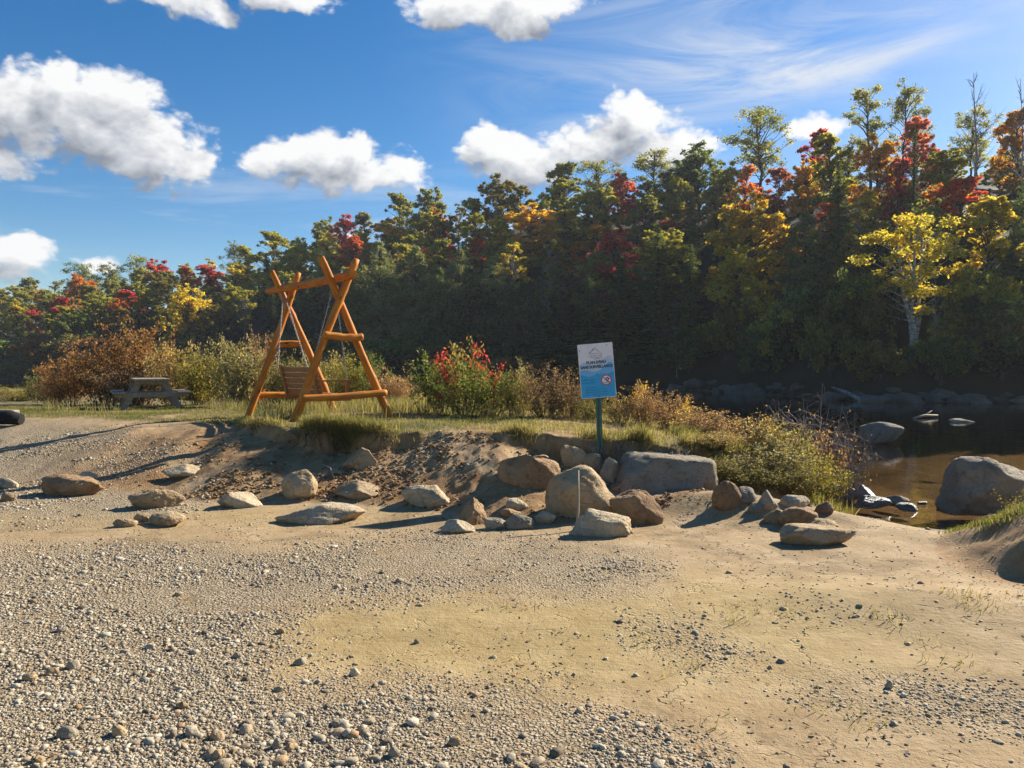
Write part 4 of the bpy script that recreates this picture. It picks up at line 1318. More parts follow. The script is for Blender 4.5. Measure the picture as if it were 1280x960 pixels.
def cedar(h, rad, seed, nleaf=15000, ls=.26):
    rg = np.random.default_rng(seed)
    tm = MB()
    tm.tube([(0, 0, -.4), (0.1, 0, h * .5), (0, 0, h * .97)], [h * .018, h * .012, .015], 7, cap=False)
    lob = rg.uniform(.7, 1.15, 60)
    ncl = 130
    t = rg.uniform(0.01, 1, ncl) ** .9
    an = rg.uniform(0, 6.283, ncl)
    pr = np.clip((1 - t) ** .55 * (.75 + .5 * np.sin(t * 3.1)), .04, 1.1) * lob[(an * 1.27).astype(int) % 8 + 8 * (t * 6.9).astype(int)]
    r = rad * pr * np.sqrt(rg.uniform(.35, 1, ncl))
    cs = np.stack([r * np.cos(an), r * np.sin(an), h * t * .97], -1)
    for i in range(0, ncl, 2):
        tm.tube(curve((0, 0, max(cs[i][2] - r[i] * .4, .2)), cs[i], .06, rg, 0, 3), [.04, .025, .008], 3, cap=False)
    rs = rad * rg.uniform(.16, .34, ncl) * (1.1 - .7 * t)
    ci = rg.choice(ncl, nleaf, p=rs ** 1.6 / (rs ** 1.6).sum())
    d = rg.normal(0, 1, (nleaf, 3)); d /= np.linalg.norm(d, axis=1, keepdims=True)
    pos = cs[ci] + d * (rg.uniform(0, 1, nleaf) ** .5 * rs[ci])[:, None] * np.array([1, 1, 1.35])
    dirs = np.stack([np.cos(an[ci]) * .5, np.sin(an[ci]) * .5, rg.uniform(-.2, 1, nleaf)], -1)
    q = leaf_quads(pos, np.full(nleaf, ls), rg, .1, .38, dirs)
    return tm.mesh('trunk', M['bark']), leaves_mesh('crown', q, np.clip(.6 * rg.uniform(0, 1, ncl)[ci] + .4 * rg.uniform(0, 1, nleaf), 0, 1), 'needle')

def bare_tree(h, seed, bark='bark_pale', spread=.35, nl=22):
    rg = np.random.default_rng(seed)
    tm = MB()
    pts = [np.array([.25 * math.sin(t * 4) * t, .1 * t, h * t]) + rg.normal(0, .05, 3) for t in np.linspace(0, 1, 9)]
    pts[0][2] = -.4
    tm.tube(pts, [h * .011 * (1 - .88 * i / 8) for i in range(9)], 7, cap=False)
    st = np.array(pts)
    bm_ = MB()
    for i in range(nl):
        z = h * rg.uniform(.35, .97)
        p0 = np.array([np.interp(z, st[:, 2], st[:, 0]), np.interp(z, st[:, 2], st[:, 1]), z])
        an = rg.uniform(0, 6.283); L = h * spread * (1.15 - z / h) * rg.uniform(.4, 1)
        p1 = p0 + np.array([math.cos(an) * L, math.sin(an) * L, L * rg.uniform(.5, 1.3)])
        c = curve(p0, p1, .1, rg, .02, 5)
        bm_.tube(c, [.045, .035, .026, .018, .008], 4, cap=False)
        for k in range(5):
            s = rg.integers(1, 4)
            e = c[s] + (p1 - p0) * rg.uniform(.2, .45) + rg.normal(0, .22 * L, 3)
            bm_.tube(curve(c[s], e, .1, rg, .03, 4), [.02, .015, .01, .005], 3, cap=False)
    return tm.mesh('trunk', M[bark]), bm_.mesh('branches', M[bark])

KINDS = {
    'broad': [broadleaf(10, 2.6, .08, 170, 15000, .24, 1, (.08, .17), shape=.5, shell=.2), broadleaf(9.5, 2.9, .05, 180, 16000, .24, 2, (.07, .16), shape=.45, shell=.2), broadleaf(11, 2.3, .1, 160, 14000, .23, 3, (.08, .18), shape=.6, shell=.2), broadleaf(9, 2.7, .05, 180, 15000, .23, 4, (.07, .17), shape=.6, shell=.25), broadleaf(12, 2.4, .16, 120, 8500, .24, 45, (.08, .18), shape=.6, shell=.15, bark='bark_pale')],
    'dense': [broadleaf(10, 3.4, .02, 240, 18000, .25, 5, (.07, .15), shape=.5, shell=.3), broadleaf(10, 3.0, .02, 220, 17000, .25, 6, (.07, .15), shape=.7, shell=.3)],
    'open': [broadleaf(13, 2.7, .34, 60, 3800, .24, 7, cr=(.15, .3)), broadleaf(14, 2.4, .4, 54, 3300, .24, 8, cr=(.15, .3)), broadleaf(12, 2.9, .3, 62, 4000, .24, 9, cr=(.14, .28))],
    'birch': [broadleaf(16, 3.3, .26, 70, 8500, .27, 10, cr=(.14, .27), bark='bark_birch', trunks=3, tr=.19, spread=1.5)],
    'spruce': [spruce(14, 2.5, 12), spruce(15, 2.1, 13), spruce(12, 2.7, 14)],
    'spire': [spruce(15, 1.0, 15, 1.0, .25, .3)],
    'cedar': [cedar(11, 2.7, 16), cedar(12, 2.3, 17), cedar(10, 3.0, 18)],
    'low': [broadleaf(3, 2.3, .02, 50, 5200, .24, 19, cr=(.16, .3), shape=.45, tr=.04, shell=.4), broadleaf(3.4, 1.9, .02, 44, 4600, .24, 20, cr=(.18, .32), shape=.6, tr=.04, shell=.4)],
    'dead': [bare_tree(15, 22), bare_tree(13, 23, spread=.28)],
}
DIM = {'broad': [(10, 2.6), (9.5, 2.9), (11, 2.3), (9, 2.7), (12, 2.4)], 'dense': [(10, 3.4), (10, 3.0)], 'open': [(13, 2.7), (14, 2.4), (12, 2.9)], 'birch': [(16, 3.6)],
       'spruce': [(14, 2.5), (15, 2.1), (12, 2.7)], 'spire': [(15, 1.0)], 'cedar': [(11, 2.7), (12, 2.3), (10, 3.0)], 'low': [(3, 2.3), (3.4, 1.9)], 'dead': [(15, 3), (13, 3)]}
NAMEOF = dict(broad='broadleaf_tree', dense='broadleaf_tree', open='aspen_tree', birch='birch_tree', spruce='spruce_tree', spire='spruce_tree', cedar='cedar_tree', low='bankside_shrub', dead='bare_tree')
WORDOF = dict(broad='broadleaf tree', dense='bushy broadleaf tree', open='tall open aspen', birch='white trunked birch clump', spruce='spruce', spire='thin spire spruce', cedar='cedar', low='low shrub', dead='bare dead tree')
CATOF = dict(low='shrub')
PAL = {  # name: (main colour, second colour)
    'olive green': ((0.31, .33, .065), (.44, .40, .07)), 'dull green': ((0.207, 0.23, 0.069), (0.322, 0.322, 0.0862)), 'dark green': ((0.115, 0.172, 0.0633), (0.184, 0.23, 0.0747)),
    'grey green': ((0.196, 0.23, 0.109), (0.287, 0.316, 0.144)), 'yellow green': ((0.483, 0.425, 0.069), (0.55, 0.44, 0.06)), 'golden yellow': ((0.62, 0.42, 0.05), (0.55, 0.45, 0.07)), 'amber': ((0.52, 0.3, 0.045), (0.56, 0.37, 0.05)),
    'orange': ((0.6, 0.22, 0.04), (0.52, 0.3, 0.05)), 'scarlet': ((0.6, 0.1, 0.055), (0.55, 0.22, 0.06)), 'crimson': ((0.483, 0.0633, 0.0862), (0.46, 0.13, 0.08)), 'coral pink': ((0.6, 0.18, 0.12), (0.5, 0.28, 0.09)),
    'rust brown': ((0.322, 0.172, 0.0805), (0.414, 0.23, 0.092)), 'blackish green': ((0.0805, 0.121, 0.0575), (0.127, 0.167, 0.069)), 'dark olive': ((0.172, 0.161, 0.0517), (0.253, 0.218, 0.0633)), 'bare grey': ((0.345, 0.345, 0.345), (0.345, 0.345, 0.345)),
}
SKY_U = [-200, 0, 60, 100, 170, 250, 300, 345, 400, 440, 500, 540, 590, 620, 700, 750, 800, 870, 910, 950, 1000, 1040, 1090, 1150, 1200, 1280, 1400]
SKY_V = [350, 348, 338, 332, 324, 325, 305, 298, 285, 280, 256, 250, 246, 228, 215, 206, 202, 190, 205, 208, 198, 178, 165, 165, 172, 160, 150]
TREES = []                          # (u, d, kind, colour, object)

def ray_shore(u, d):
    """the point on this bearing that lies d metres behind the far shoreline"""
    k = (u - 640) / FPX
    y = np.arange(20, 260, .15)
    return_k = np.argmax(d_far(k * y, y) > d)
    return k * y[return_k], y[return_k]

def tree(u, d, vtop, wpx, kind, colour, var=None, lean=0):
    x, y = ray_shore(u, d)
    z0 = hz(x, y)
    zt = at_y(u, vtop, y)[2]
    var = int(rng.integers(len(KINDS[kind]))) if var is None else var
    h, r = DIM[kind][var]
    H = max(zt - z0, 1.2)
    sz = H / h
    w = max(wpx * y / FPX / (2.0 * r), (1.0 if kind == 'broad' else .6) * sz) if wpx else max(sz * rng.uniform(1.1, 1.45), .55)
    t = empty(NAMEOF[kind], (x, y, z0), rng.uniform(0, 6.28))
    t.scale = (w, w, sz)
    t.rotation_euler[1] = lean
    for nm, me in zip(('trunk', 'branches' if kind == 'dead' else 'crown'), KINDS[kind][var]):
        o = put(nm, me, t)
        j = rng.uniform(.86, 1.14)
        a, b = PAL[colour]
        o.color = (a[0] * j, a[1] * j * rng.uniform(.95, 1.05), a[2] * j, 1)
        o['col2'] = [float(b[0] * j), float(b[1] * j), float(b[2] * j)]
    TREES.append((u, d, kind, colour, t, vtop))
    return t

# trees one can pick out in the photograph: bearing, metres behind the shore, top, crown width, kind, colour
HERO = [
    (100, 30, 322, 44, 'open', 'dark green', 2), (140, 34, 327, 40, 'open', 'grey green', 0), (173, 36, 314, 46, 'open', 'grey green', 2), (96, 22, 344, 26, 'broad', 'orange', 3), (114, 24, 350, 24, 'broad', 'orange', 0),
    (166, 14, 362, 44, 'broad', 'crimson', 2), (77, 16, 371, 32, 'broad', 'crimson', 0), (42, 14, 386, 26, 'broad', 'crimson', 1), (268, 20, 330, 46, 'broad', 'crimson', 2), (237, 24, 331, 22, 'broad', 'scarlet', 2),
    (232, 5, 356, 62, 'dense', 'yellow green', 0), (45, 2.5, 415, 46, 'dense', 'rust brown', 1), (344, 34, 288, 50, 'broad', 'olive green', 0), (294, 36, 299, 30, 'open', 'grey green', 0), (410, 38, 272, 44, 'broad', 'dull green', 1),
    (436, 36, 270, 32, 'broad', 'crimson', 3), (460, 37, 265, 40, 'broad', 'dark olive', 2), (501, 38, 240, 36, 'broad', 'dull green', 0), (541, 37, 234, 56, 'broad', 'grey green', 1), (541, 33, 262, 26, 'broad', 'scarlet', 3),
    (558, 18, 300, 58, 'broad', 'scarlet', 3), (592, 30, 243, 44, 'broad', 'olive green', 2), (622, 34, 220, 66, 'broad', 'dark olive', 1),
    (475, 5, 300, 80, 'cedar', 'grey green', 0), (520, 6, 305, 84, 'cedar', 'grey green', 1), (575, 7, 312, 76, 'cedar', 'grey green', 2), (617, 6, 325, 70, 'cedar', 'grey green', 0), (445, 4, 330, 64, 'cedar', 'dark green', 1), (550, 4, 335, 70, 'cedar', 'dark green', 2),
    (663, 19, 258, 92, 'broad', 'golden yellow', 1), (704, 20, 264, 60, 'broad', 'yellow green', 0), (640, 15, 300, 56, 'broad', 'yellow green', 3), (680, 16, 290, 60, 'broad', 'amber', 2),
    (703, 33, 203, 56, 'broad', 'dull green', 0), (752, 34, 196, 66, 'open', 'dull green', 2), (771, 29, 219, 46, 'broad', 'scarlet', 3), (733, 26, 236, 54, 'broad', 'olive green', 1), (815, 36, 185, 64, 'open', 'dull green', 0), (872, 31, 180, 78, 'dense', 'dark green', 0), (838, 27, 216, 60, 'broad', 'dark olive', 0),
    (793, 22, 256, 36, 'broad', 'crimson', 2), (861, 21, 256, 30, 'broad', 'coral pink', 2), (832, 20, 275, 40, 'broad', 'crimson', 3), (766, 15, 288, 44, 'broad', 'coral pink', 0), (812, 14, 294, 38, 'broad', 'crimson', 1), (742, 14, 318, 30, 'broad', 'scarlet', 2), (745, 18, 280, 44, 'broad', 'amber', 3), (717, 13, 300, 40, 'broad', 'orange', 2),
    (735, 2.5, 330, 62, 'spruce', 'dark green', 0), (777, 3, 318, 62, 'spruce', 'dark green', 1), (821, 3, 282, 92, 'spruce', 'dark green', 1), (862, 3.4, 302, 66, 'spruce', 'dark green', 2), (694, 3, 345, 66, 'spruce', 'dark green', 2), (655, 4, 352, 64, 'cedar', 'blackish green', 1), (716, 7, 340, 50, 'spruce', 'blackish green', 1),
    (936, 6, 246, 112, 'broad', 'golden yellow', 1), (925, 4, 310, 84, 'broad', 'yellow green', 3), (950, 30, 128, 84, 'open', 'dull green', 2), (905, 26, 204, 56, 'broad', 'olive green', 1), (927, 23, 205, 36, 'broad', 'orange', 2), (972, 24, 208, 44, 'broad', 'coral pink', 0), (1003, 22, 200, 46, 'broad', 'amber', 1), (1013, 26, 158, 36, 'broad', 'crimson', 2),
    (1046, 8, 198, 60, 'spruce', 'dark green', 1), (1005, 7, 262, 70, 'cedar', 'dark green', 0), (1060, 6, 290, 74, 'cedar', 'dark olive', 1), (1025, 5, 320, 80, 'cedar', 'blackish green', 2),
    (1083, 22, 108, 56, 'open', 'dull green', 1), (1126, 24, 95, 58, 'open', 'dull green', 0), (1139, 13, 160, 24, 'spire', 'blackish green', 0), (1142, 20, 146, 30, 'broad', 'coral pink', 2), (1117, 15, 196, 46, 'broad', 'crimson', 2), (1196, 13, 222, 70, 'broad', 'scarlet', 0), (1168, 14, 232, 46, 'broad', 'orange', 3), (1207, 24, 126, 52, 'open', 'dull green', 2), (1266, 20, 136, 60, 'broad', 'amber', 0), (1180, 21, 186, 70, 'broad', 'olive green', 1), (1040, 20, 165, 60, 'broad', 'olive green', 2), (1092, 18, 170, 56, 'broad', 'amber', 1),
    (1140, 3.2, 258, 118, 'birch', 'yellow green', 0), (1232, 5, 236, 84, 'broad', 'yellow green', 2), (1215, 3, 338, 76, 'dense', 'olive green', 0), (1250, 2.2, 370, 110, 'dense', 'dark green', 1), (1175, 2, 420, 70, 'low', 'dark green', 0), (1100, 2, 425, 64, 'low', 'dark olive', 1),
    (1214, 14, 92, 70, 'dead', 'bare grey', 0), (1272, 10, 98, 40, 'dead', 'bare grey', 1), (1296, 6, 180, 90, 'cedar', 'dark green', 0),
]
for hro in HERO:
    tree(*hro[:6], var=hro[6])
# brush coming down to the water on the right
for i, u in enumerate((862, 905, 930, 958, 985, 1012, 1040, 1066, 1088, 1186, 1206, 1226, 1254, 1280)):
    xx, yy = ray_shore(u, 2.3 + .9 * (i % 3))
    tree(u, 2.3 + .9 * (i % 3), 480 - FPX * (hz(xx, yy) + rng.uniform(2.6, 4.4) - CAMZ + yy * SP) / yy, rng.uniform(52, 80), 'low', ['dark green', 'dull green', 'dark olive', 'dark green', 'olive green'][i % 5])
# white leaning trunks
for u, d, vt, ln in ((66, 3, 392, .16), (1172, 2.2, 344, .2), (846, 2, 376, .05)):
    t = tree(u, d, vt, 14, 'dead', 'bare grey', 1, ln)

# the rest of the wood, row by row
MAXT = 330
def free(u, d, gap):
    y_ = ray_shore(u, d)[1]
    return all(abs(u - q[0]) * y_ / FPX > gap or abs(d - q[1]) > 2.4 for q in TREES)
for d, frac, step in ((1.8, None, 3.0), (3.6, None, 3.2), (5.5, .26, 3.5), (9.5, .42, 3.5), (14, .56, 3.7), (19, .69, 3.8), (24, .80, 4.0), (29, .90, 4.2), (35, .98, 4.2)):
    u = -70
    while u < (1350 if d > 20 or frac is None else 1440):
        x, y = ray_shore(u, d)
        uu = u + rng.uniform(-8, 8)
        dd = d + rng.uniform(-1.6, 1.6)
        sky = np.interp(uu, SKY_U, SKY_V)
        if frac is None:
            if 690 < uu < 880 and d > 2.5: u += 20; continue
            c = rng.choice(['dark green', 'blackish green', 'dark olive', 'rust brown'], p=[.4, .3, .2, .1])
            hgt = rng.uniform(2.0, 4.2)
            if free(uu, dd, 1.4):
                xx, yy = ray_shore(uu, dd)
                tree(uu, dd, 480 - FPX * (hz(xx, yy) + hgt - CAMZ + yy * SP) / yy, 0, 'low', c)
        elif len(TREES) < MAXT and free(uu, dd, 1.75):
            lowv = np.interp(uu, [0, 300, 640, 1280], [415, 385, 350, 300])
            vt = lowv + (sky - lowv) * min(frac + rng.uniform(-.12, .05), 1.0) + rng.uniform(0, 8)
            r = rng.uniform()
            if d < 8:
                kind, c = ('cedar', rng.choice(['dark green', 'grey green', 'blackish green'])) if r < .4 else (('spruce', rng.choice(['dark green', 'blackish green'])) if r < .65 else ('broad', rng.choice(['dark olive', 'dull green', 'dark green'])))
            elif r < .1:
                kind, c = 'spruce', 'dark green'
            else:
                kind = 'broad' if r < .93 or d < 25 else 'open'
                c = rng.choice(['olive green', 'dull green', 'dark olive', 'yellow green', 'amber', 'orange', 'scarlet', 'crimson'], p=[.42, .24, .10, .16, .03, .01, .02, .02])
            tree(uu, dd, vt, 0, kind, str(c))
        u += step * FPX / y * rng.uniform(.8, 1.25)

# labels that single each tree out
def place(u):
    for lim, w in ((60, 'at the far left'), (130, 'left of the picnic table'), (215, 'behind the picnic table'), (300, 'between picnic table and swing'), (400, 'behind the swing'), (500, 'beyond the right swing leg'), (570, 'behind the red leaved shrub'),
                   (640, 'midway between swing and sign'), (715, 'just left of the sign'), (775, 'behind the sign'), (850, 'just right of the sign'), (930, 'above the huge bedrock block'), (1010, 'above the waterside bush'), (1070, 'above the fallen branch'), (1150, 'above the pool boulder'), (1220, 'left of the right edge boulder')):
        if u < lim: return w
    return 'above the right edge boulder'
def tier(d, kind):
    if kind == 'low' and d < 2.7: return 'on the far waterline'
    if kind == 'low': return 'above the waterline'
    if d < 3.5: return 'on the far waterline'
    if d < 9: return 'low on the far bank'
    if d < 16.5: return 'on the lower hillside'
    if d < 24: return 'halfway up the hill'
    if d < 31: return 'high on the hill'
    return 'along the ridge'
by = {}
for q in TREES:
    by.setdefault((q[3], WORDOF[q[2]], tier(q[1], q[2]), place(q[0])), []).append(q)
for (c, w, ti, pl), L in by.items():
    L.sort(key=lambda q: q[0])
    cw = '' if c == 'bare grey' else c + ' '
    for i, q in enumerate(L):
        n = len(L)
        pre = '' if n == 1 else ('left ' if i == 0 else 'right ') if n == 2 else ('leftmost ', 'middle ', 'rightmost ')[i] if n == 3 else ORD[i] + ' from left '
        tag(q[4], (pre + cw + w + ' ' + ti + ' ' + pl), CATOF.get(q[2], 'tree'), 'shrubs along the far bank' if q[2] == 'low' else 'trees of the far wooded hill')

# ------------------------------------------------------------------ shrubs and weeds on the near bank
def shrub_mesh(h, rad, nst, nleaf, ls, seed, bare=.15, upright=.5, thin=.009, tips=False, twigs=5, bark='twig'):
    rg = np.random.default_rng(seed)
    tm = MB()
    tw, tl = [], []
    for i in range(nst):
        an = rg.uniform(0, 6.283); b = rad * .22 * math.sqrt(rg.uniform()); r = rad * math.sqrt(rg.uniform(.02, 1))
        hh = h * rg.uniform(.55, 1.0) * (1 - .35 * (r / rad) ** 2)
        p0 = np.array([b * math.cos(an), b * math.sin(an), -.08]); p1 = np.array([r * math.cos(an + rg.normal(0, .3)), r * math.sin(an + rg.normal(0, .3)), hh])
        c = np.array(curve(p0, p1, .06, rg, .06 * (1 - upright), 6))
        tm.tube(c, np.linspace(thin, thin * .25, 6), 4, cap=False)
        tw.append((c, hh))
        for k in range(twigs):
            s = rg.uniform(.25, .92)
            q = c[0] + 0
            j = min(int(s * 5), 4); f_ = s * 5 - j
            q = c[j] * (1 - f_) + c[j + 1] * f_
            e = q + rg.normal(0, 1, 3) * np.array([1, 1, .45]) * rad * .3 + np.array([0, 0, hh * .14])
            cc = np.array(curve(q, e, .08, rg, .03, 4))
            tm.tube(cc, np.linspace(thin * .45, thin * .15, 4), 3, cap=False)
            tw.append((cc, hh))
    lens = np.array([np.linalg.norm(c[-1] - c[0]) for c, _ in tw]); pr = lens / lens.sum()
    ti = rg.choice(len(tw), nleaf, p=pr)
    s = bare + (1 - bare) * rg.uniform(0, 1, nleaf) ** .8
    pos = np.zeros((nleaf, 3))
    for i, (c, _) in enumerate(tw):
        m_ = ti == i
        sp = np.linspace(0, 1, len(c))
        for a in range(3): pos[m_, a] = np.interp(s[m_], sp, c[:, a])
    pos += rg.normal(0, ls * .75, (nleaf, 3))
    pos[:, 2] = np.maximum(pos[:, 2], .02)
    q = leaf_quads(pos, np.full(nleaf, ls), rg, .15, .5)
    crn = rg.uniform(0, 1, len(tw))
    rnd = np.clip(.45 * crn[ti] + .55 * rg.uniform(0, 1, nleaf), 0, 1)
    if tips: rnd = np.clip(rnd * .4 + .75 * (pos[:, 2] / h - .25), 0, 1)
    return tm.mesh('stems', M[bark]), leaves_mesh('foliage', q, rnd, 'shrub_leaf')

SH = {
    'dense': [(1.6, 1.0, shrub_mesh(1.6, 1.0, 34, 5200, .062, 31)), (1.5, 1.1, shrub_mesh(1.5, 1.1, 38, 5600, .06, 32)), (1.4, .9, shrub_mesh(1.4, .9, 30, 4600, .06, 33))],
    'loose': [(1.5, .8, shrub_mesh(1.5, .8, 22, 2300, .062, 34)), (1.4, .7, shrub_mesh(1.4, .7, 20, 2100, .06, 35))],
    'upright': [(1.4, .35, shrub_mesh(1.4, .35, 7, 620, .07, 36, .2, .9)), (1.5, .3, shrub_mesh(1.5, .3, 6, 520, .07, 37, .25, .9))],
    'dry': [(1.0, .6, shrub_mesh(1.0, .6, 32, 3000, .042, 38)), (1.0, .7, shrub_mesh(1.0, .7, 34, 3200, .042, 39))],
    'sapling': [(1.6, .3, shrub_mesh(1.6, .3, 5, 260, .08, 40, .35, .9, .01, True)), (1.5, .25, shrub_mesh(1.5, .25, 4, 210, .08, 41, .4, .9, .01, True))],
    'barebush': [(1.2, .8, shrub_mesh(1.2, .8, 44, 260, .04, 42, .4, .5, .011, False, 10, 'twig_grey'))],
    'bushy': [(1.0, .65, shrub_mesh(1.0, .65, 44, 4200, .05, 43, .0, twigs=7)), (1.1, .6, shrub_mesh(1.1, .6, 42, 4200, .048, 44, .0, twigs=7))],
}
SHCOL = {'rust': ((.30, .15, .065), (.42, .27, .10)), 'straw': ((.36, .27, .12), (.5, .4, .2)), 'ygreen': ((.26, .24, .055), (.42, .34, .09)), 'cream': ((.26, .24, .12), (.46, .4, .24)), 'green': ((.12, .17, .04), (.24, .25, .07)),
      'brown': ((.20, .13, .08), (.34, .24, .15)), 'red': ((.30, .28, .08), (.62, .07, .06)), 'redall': ((.56, .09, .07), (.66, .13, .09)), 'pink': ((.33, .22, .13), (.5, .3, .2)), 'gold': ((.5, .33, .06), (.55, .4, .12)), 'dgreen': ((.09, .12, .035), (.17, .18, .055)), 'olive': ((.2, .19, .06), (.34, .28, .11))}
BG = 'shrubs growing along the bank top'
def shrub(u, y, vtop, wpx, kind, col, label, vbase=None, name='shrub', grp=BG, var=None):
    x = (u - 640) / FPX * y
    z0 = hz(x, y)
    h, r, (st, fo) = SH[kind][int(rng.integers(len(SH[kind]))) if var is None else var]
    H = max(at_y(u, vtop, y)[2] - z0, .25)
    w = wpx * y / FPX / (2 * r)
    t = empty(name, (x, y, z0), rng.uniform(0, 6.28), label, 'shrub' if name == 'shrub' else 'plant', grp)
    t.scale = (w, w, H / h)
    a, b = SHCOL[col]
    for nm, me in (('stems', st), ('foliage', fo)):
        o = put(nm, me, t)
        j = rng.uniform(.9, 1.12)
        o.color = (a[0] * j, a[1] * j, a[2] * j, 1)
        o['col2'] = [float(q * j) for q in b]
    return t
SHRUBS = [
    (18, 26, 478, 90, 'dense', 'ygreen', 'low yellow green shrub above the grey timber at the left edge'), (45, 24, 455, 26, 'upright', 'green', 'thin bright green sapling standing before the dark far bank'), (62, 21.5, 466, 60, 'dense', 'brown', 'low brown shrub at the left end of the rust coloured thicket'),
    (88, 20.5, 440, 90, 'dense', 'rust', 'leftmost rust coloured shrub of the thicket, sloping down to the left'), (130, 20.2, 414, 100, 'dense', 'rust', 'tall rust coloured shrub left behind the picnic table'), (175, 20.5, 398, 104, 'dense', 'rust', 'tallest rust coloured shrub, straight behind the picnic table'), (160, 19.6, 440, 90, 'dense', 'brown', 'dark brown shrub directly against the back of the picnic table'),
    (215, 20, 424, 84, 'dense', 'straw', 'straw yellow shrub right behind the picnic table'), (250, 19.4, 434, 76, 'dense', 'ygreen', 'yellow green shrub between picnic table and swing'), (272, 20, 408, 70, 'loose', 'cream', 'loose cream leaved shrub rising left of the swing'), (300, 18.6, 418, 80, 'dense', 'cream', 'cream green shrub touching the far left leg of the swing'), (325, 18.8, 398, 50, 'loose', 'pink', 'loose pinkish shrub seen inside the left end of the swing'),
    (352, 17.8, 428, 84, 'dense', 'olive', 'olive shrub directly behind the hanging bench'), (395, 18.2, 424, 74, 'dense', 'cream', 'cream shrub seen between the crossed legs of the near swing frame'), (430, 17.5, 440, 70, 'dense', 'ygreen', 'yellow green shrub behind the lower brace of the swing'), (462, 17.6, 425, 54, 'loose', 'green', 'loose green shrub just right of the swing'), (488, 17, 452, 60, 'dense', 'pink', 'reddish brown shrub at the foot of the right swing leg'), (510, 18, 470, 44, 'dry', 'dgreen', 'low dull green shrub in the gap between swing and red leaved shrub'),
    (532, 13.6, 424, 44, 'upright', 'green', 'upright green shrub left of the red leaved saplings'), (552, 13.4, 440, 60, 'loose', 'green', 'loose green shrub in front of the red leaved saplings'), (583, 12.8, 436, 92, 'loose', 'green', 'bushy yellow green shrub around the feet of the red leaved saplings'), (614, 12.9, 448, 84, 'loose', 'green', 'loose green shrub below the rightmost red leaved sapling'),
    (566, 13.3, 408, 26, 'sapling', 'redall', 'leftmost sapling with red leaves between swing and sign'), (588, 13.5, 382, 32, 'sapling', 'red', 'tallest sapling with red leaf tips between swing and sign'), (612, 13.1, 420, 26, 'sapling', 'redall', 'rightmost and shortest red leaved sapling'),
    (549, 13.0, 432, 24, 'sapling', 'redall', 'low sapling with red leaves in front of the leftmost red leaved one'), (600, 13.6, 392, 22, 'sapling', 'redall', 'red leaved sapling between the tallest one and the shortest one'), (576, 13.9, 394, 30, 'sapling', 'red', 'green sapling with reddish tips right behind the tallest red leaved one'),
    (645, 12.8, 458, 60, 'dry', 'olive', 'olive shrub between the red leaved saplings and the dry brown shrub'), (655, 13.0, 436, 26, 'upright', 'cream', 'slim pale sapling standing left of the dry brown shrub'), (683, 12.4, 452, 86, 'dry', 'brown', 'dry brown shrub left of the sign'), (712, 12.6, 468, 54, 'dry', 'brown', 'small dry shrub half hidden by the left edge of the sign'), (740, 12.4, 492, 60, 'dry', 'olive', 'low olive shrub behind the sign post'),
    (776, 12.2, 488, 50, 'dry', 'straw', 'straw coloured shrub just right of the sign'), (797, 12.3, 458, 30, 'upright', 'gold', 'small sapling with golden leaves right of the sign'), (806, 12.0, 476, 60, 'dry', 'pink', 'pinkish shrub around the golden sapling'), (838, 11.8, 488, 64, 'dry', 'pink', 'pinkish brown shrub above the huge bedrock block'), (856, 11.5, 490, 22, 'upright', 'gold', 'tiny golden sapling at the left end of the waterside bush'), (868, 11.2, 505, 60, 'dry', 'straw', 'straw shrub joining the bedrock block and the waterside bush'),
    (893, 10.2, 508, 84, 'bushy', 'pink', 'pinkish part grown bush at the top of the waterside slope'), (893, 9.35, 545, 84, 'bushy', 'straw', 'straw coloured bush hanging over the right end of the bedrock block'), (945, 9.9, 514, 90, 'bushy', 'straw', 'pale bush in the middle of the waterside slope'), (962, 9.0, 548, 96, 'bushy', 'cream', 'broad pale bush low on the waterside slope'), (990, 9.9, 524, 84, 'bushy', 'olive', 'olive bush in the right half of the waterside slope'), (1004, 9.15, 566, 86, 'bushy', 'ygreen', 'yellow green bush right above the small wet rocks'), (1020, 10.2, 522, 76, 'loose', 'pink', 'loose pink leaved bush leaning out to the pool'), (1032, 9.7, 562, 64, 'loose', 'ygreen', 'bright yellow green bush at the outer tip over the water'), (925, 8.95, 566, 84, 'bushy', 'cream', 'greyish cream bush above the oblong brown rock'), (975, 9.4, 532, 80, 'bushy', 'cream', 'greyish cream bush below the nearly leafless bush'),
    (900, 8.75, 572, 80, 'bushy', 'olive', 'olive bush spilling over the rocks beside the bedrock block'), (940, 8.6, 578, 84, 'bushy', 'olive', 'shady olive bush hanging above the grey wedge rock'), (985, 8.75, 572, 84, 'bushy', 'olive', 'lowest olive bush just behind the brown boulder near the water'),
    (1005, 10.6, 480, 130, 'barebush', 'pink', 'nearly leafless bush with bare grey branches before the pool'), (1056, 10.2, 516, 80, 'barebush', 'pink', 'bare twiggy bush reaching right over the water'),
    (1290, 7.6, 596, 60, 'loose', 'olive', 'small olive bush cut by the right edge before the grey boulder'),
]
for s_ in SHRUBS:
    if s_[0] > 1280:
        shrub(*s_, name='shrub', grp=None)
    elif s_[4] in ('sapling', 'upright'):
        shrub(*s_, name='sapling', grp='slender saplings on the bank')
    else:
        shrub(*s_)

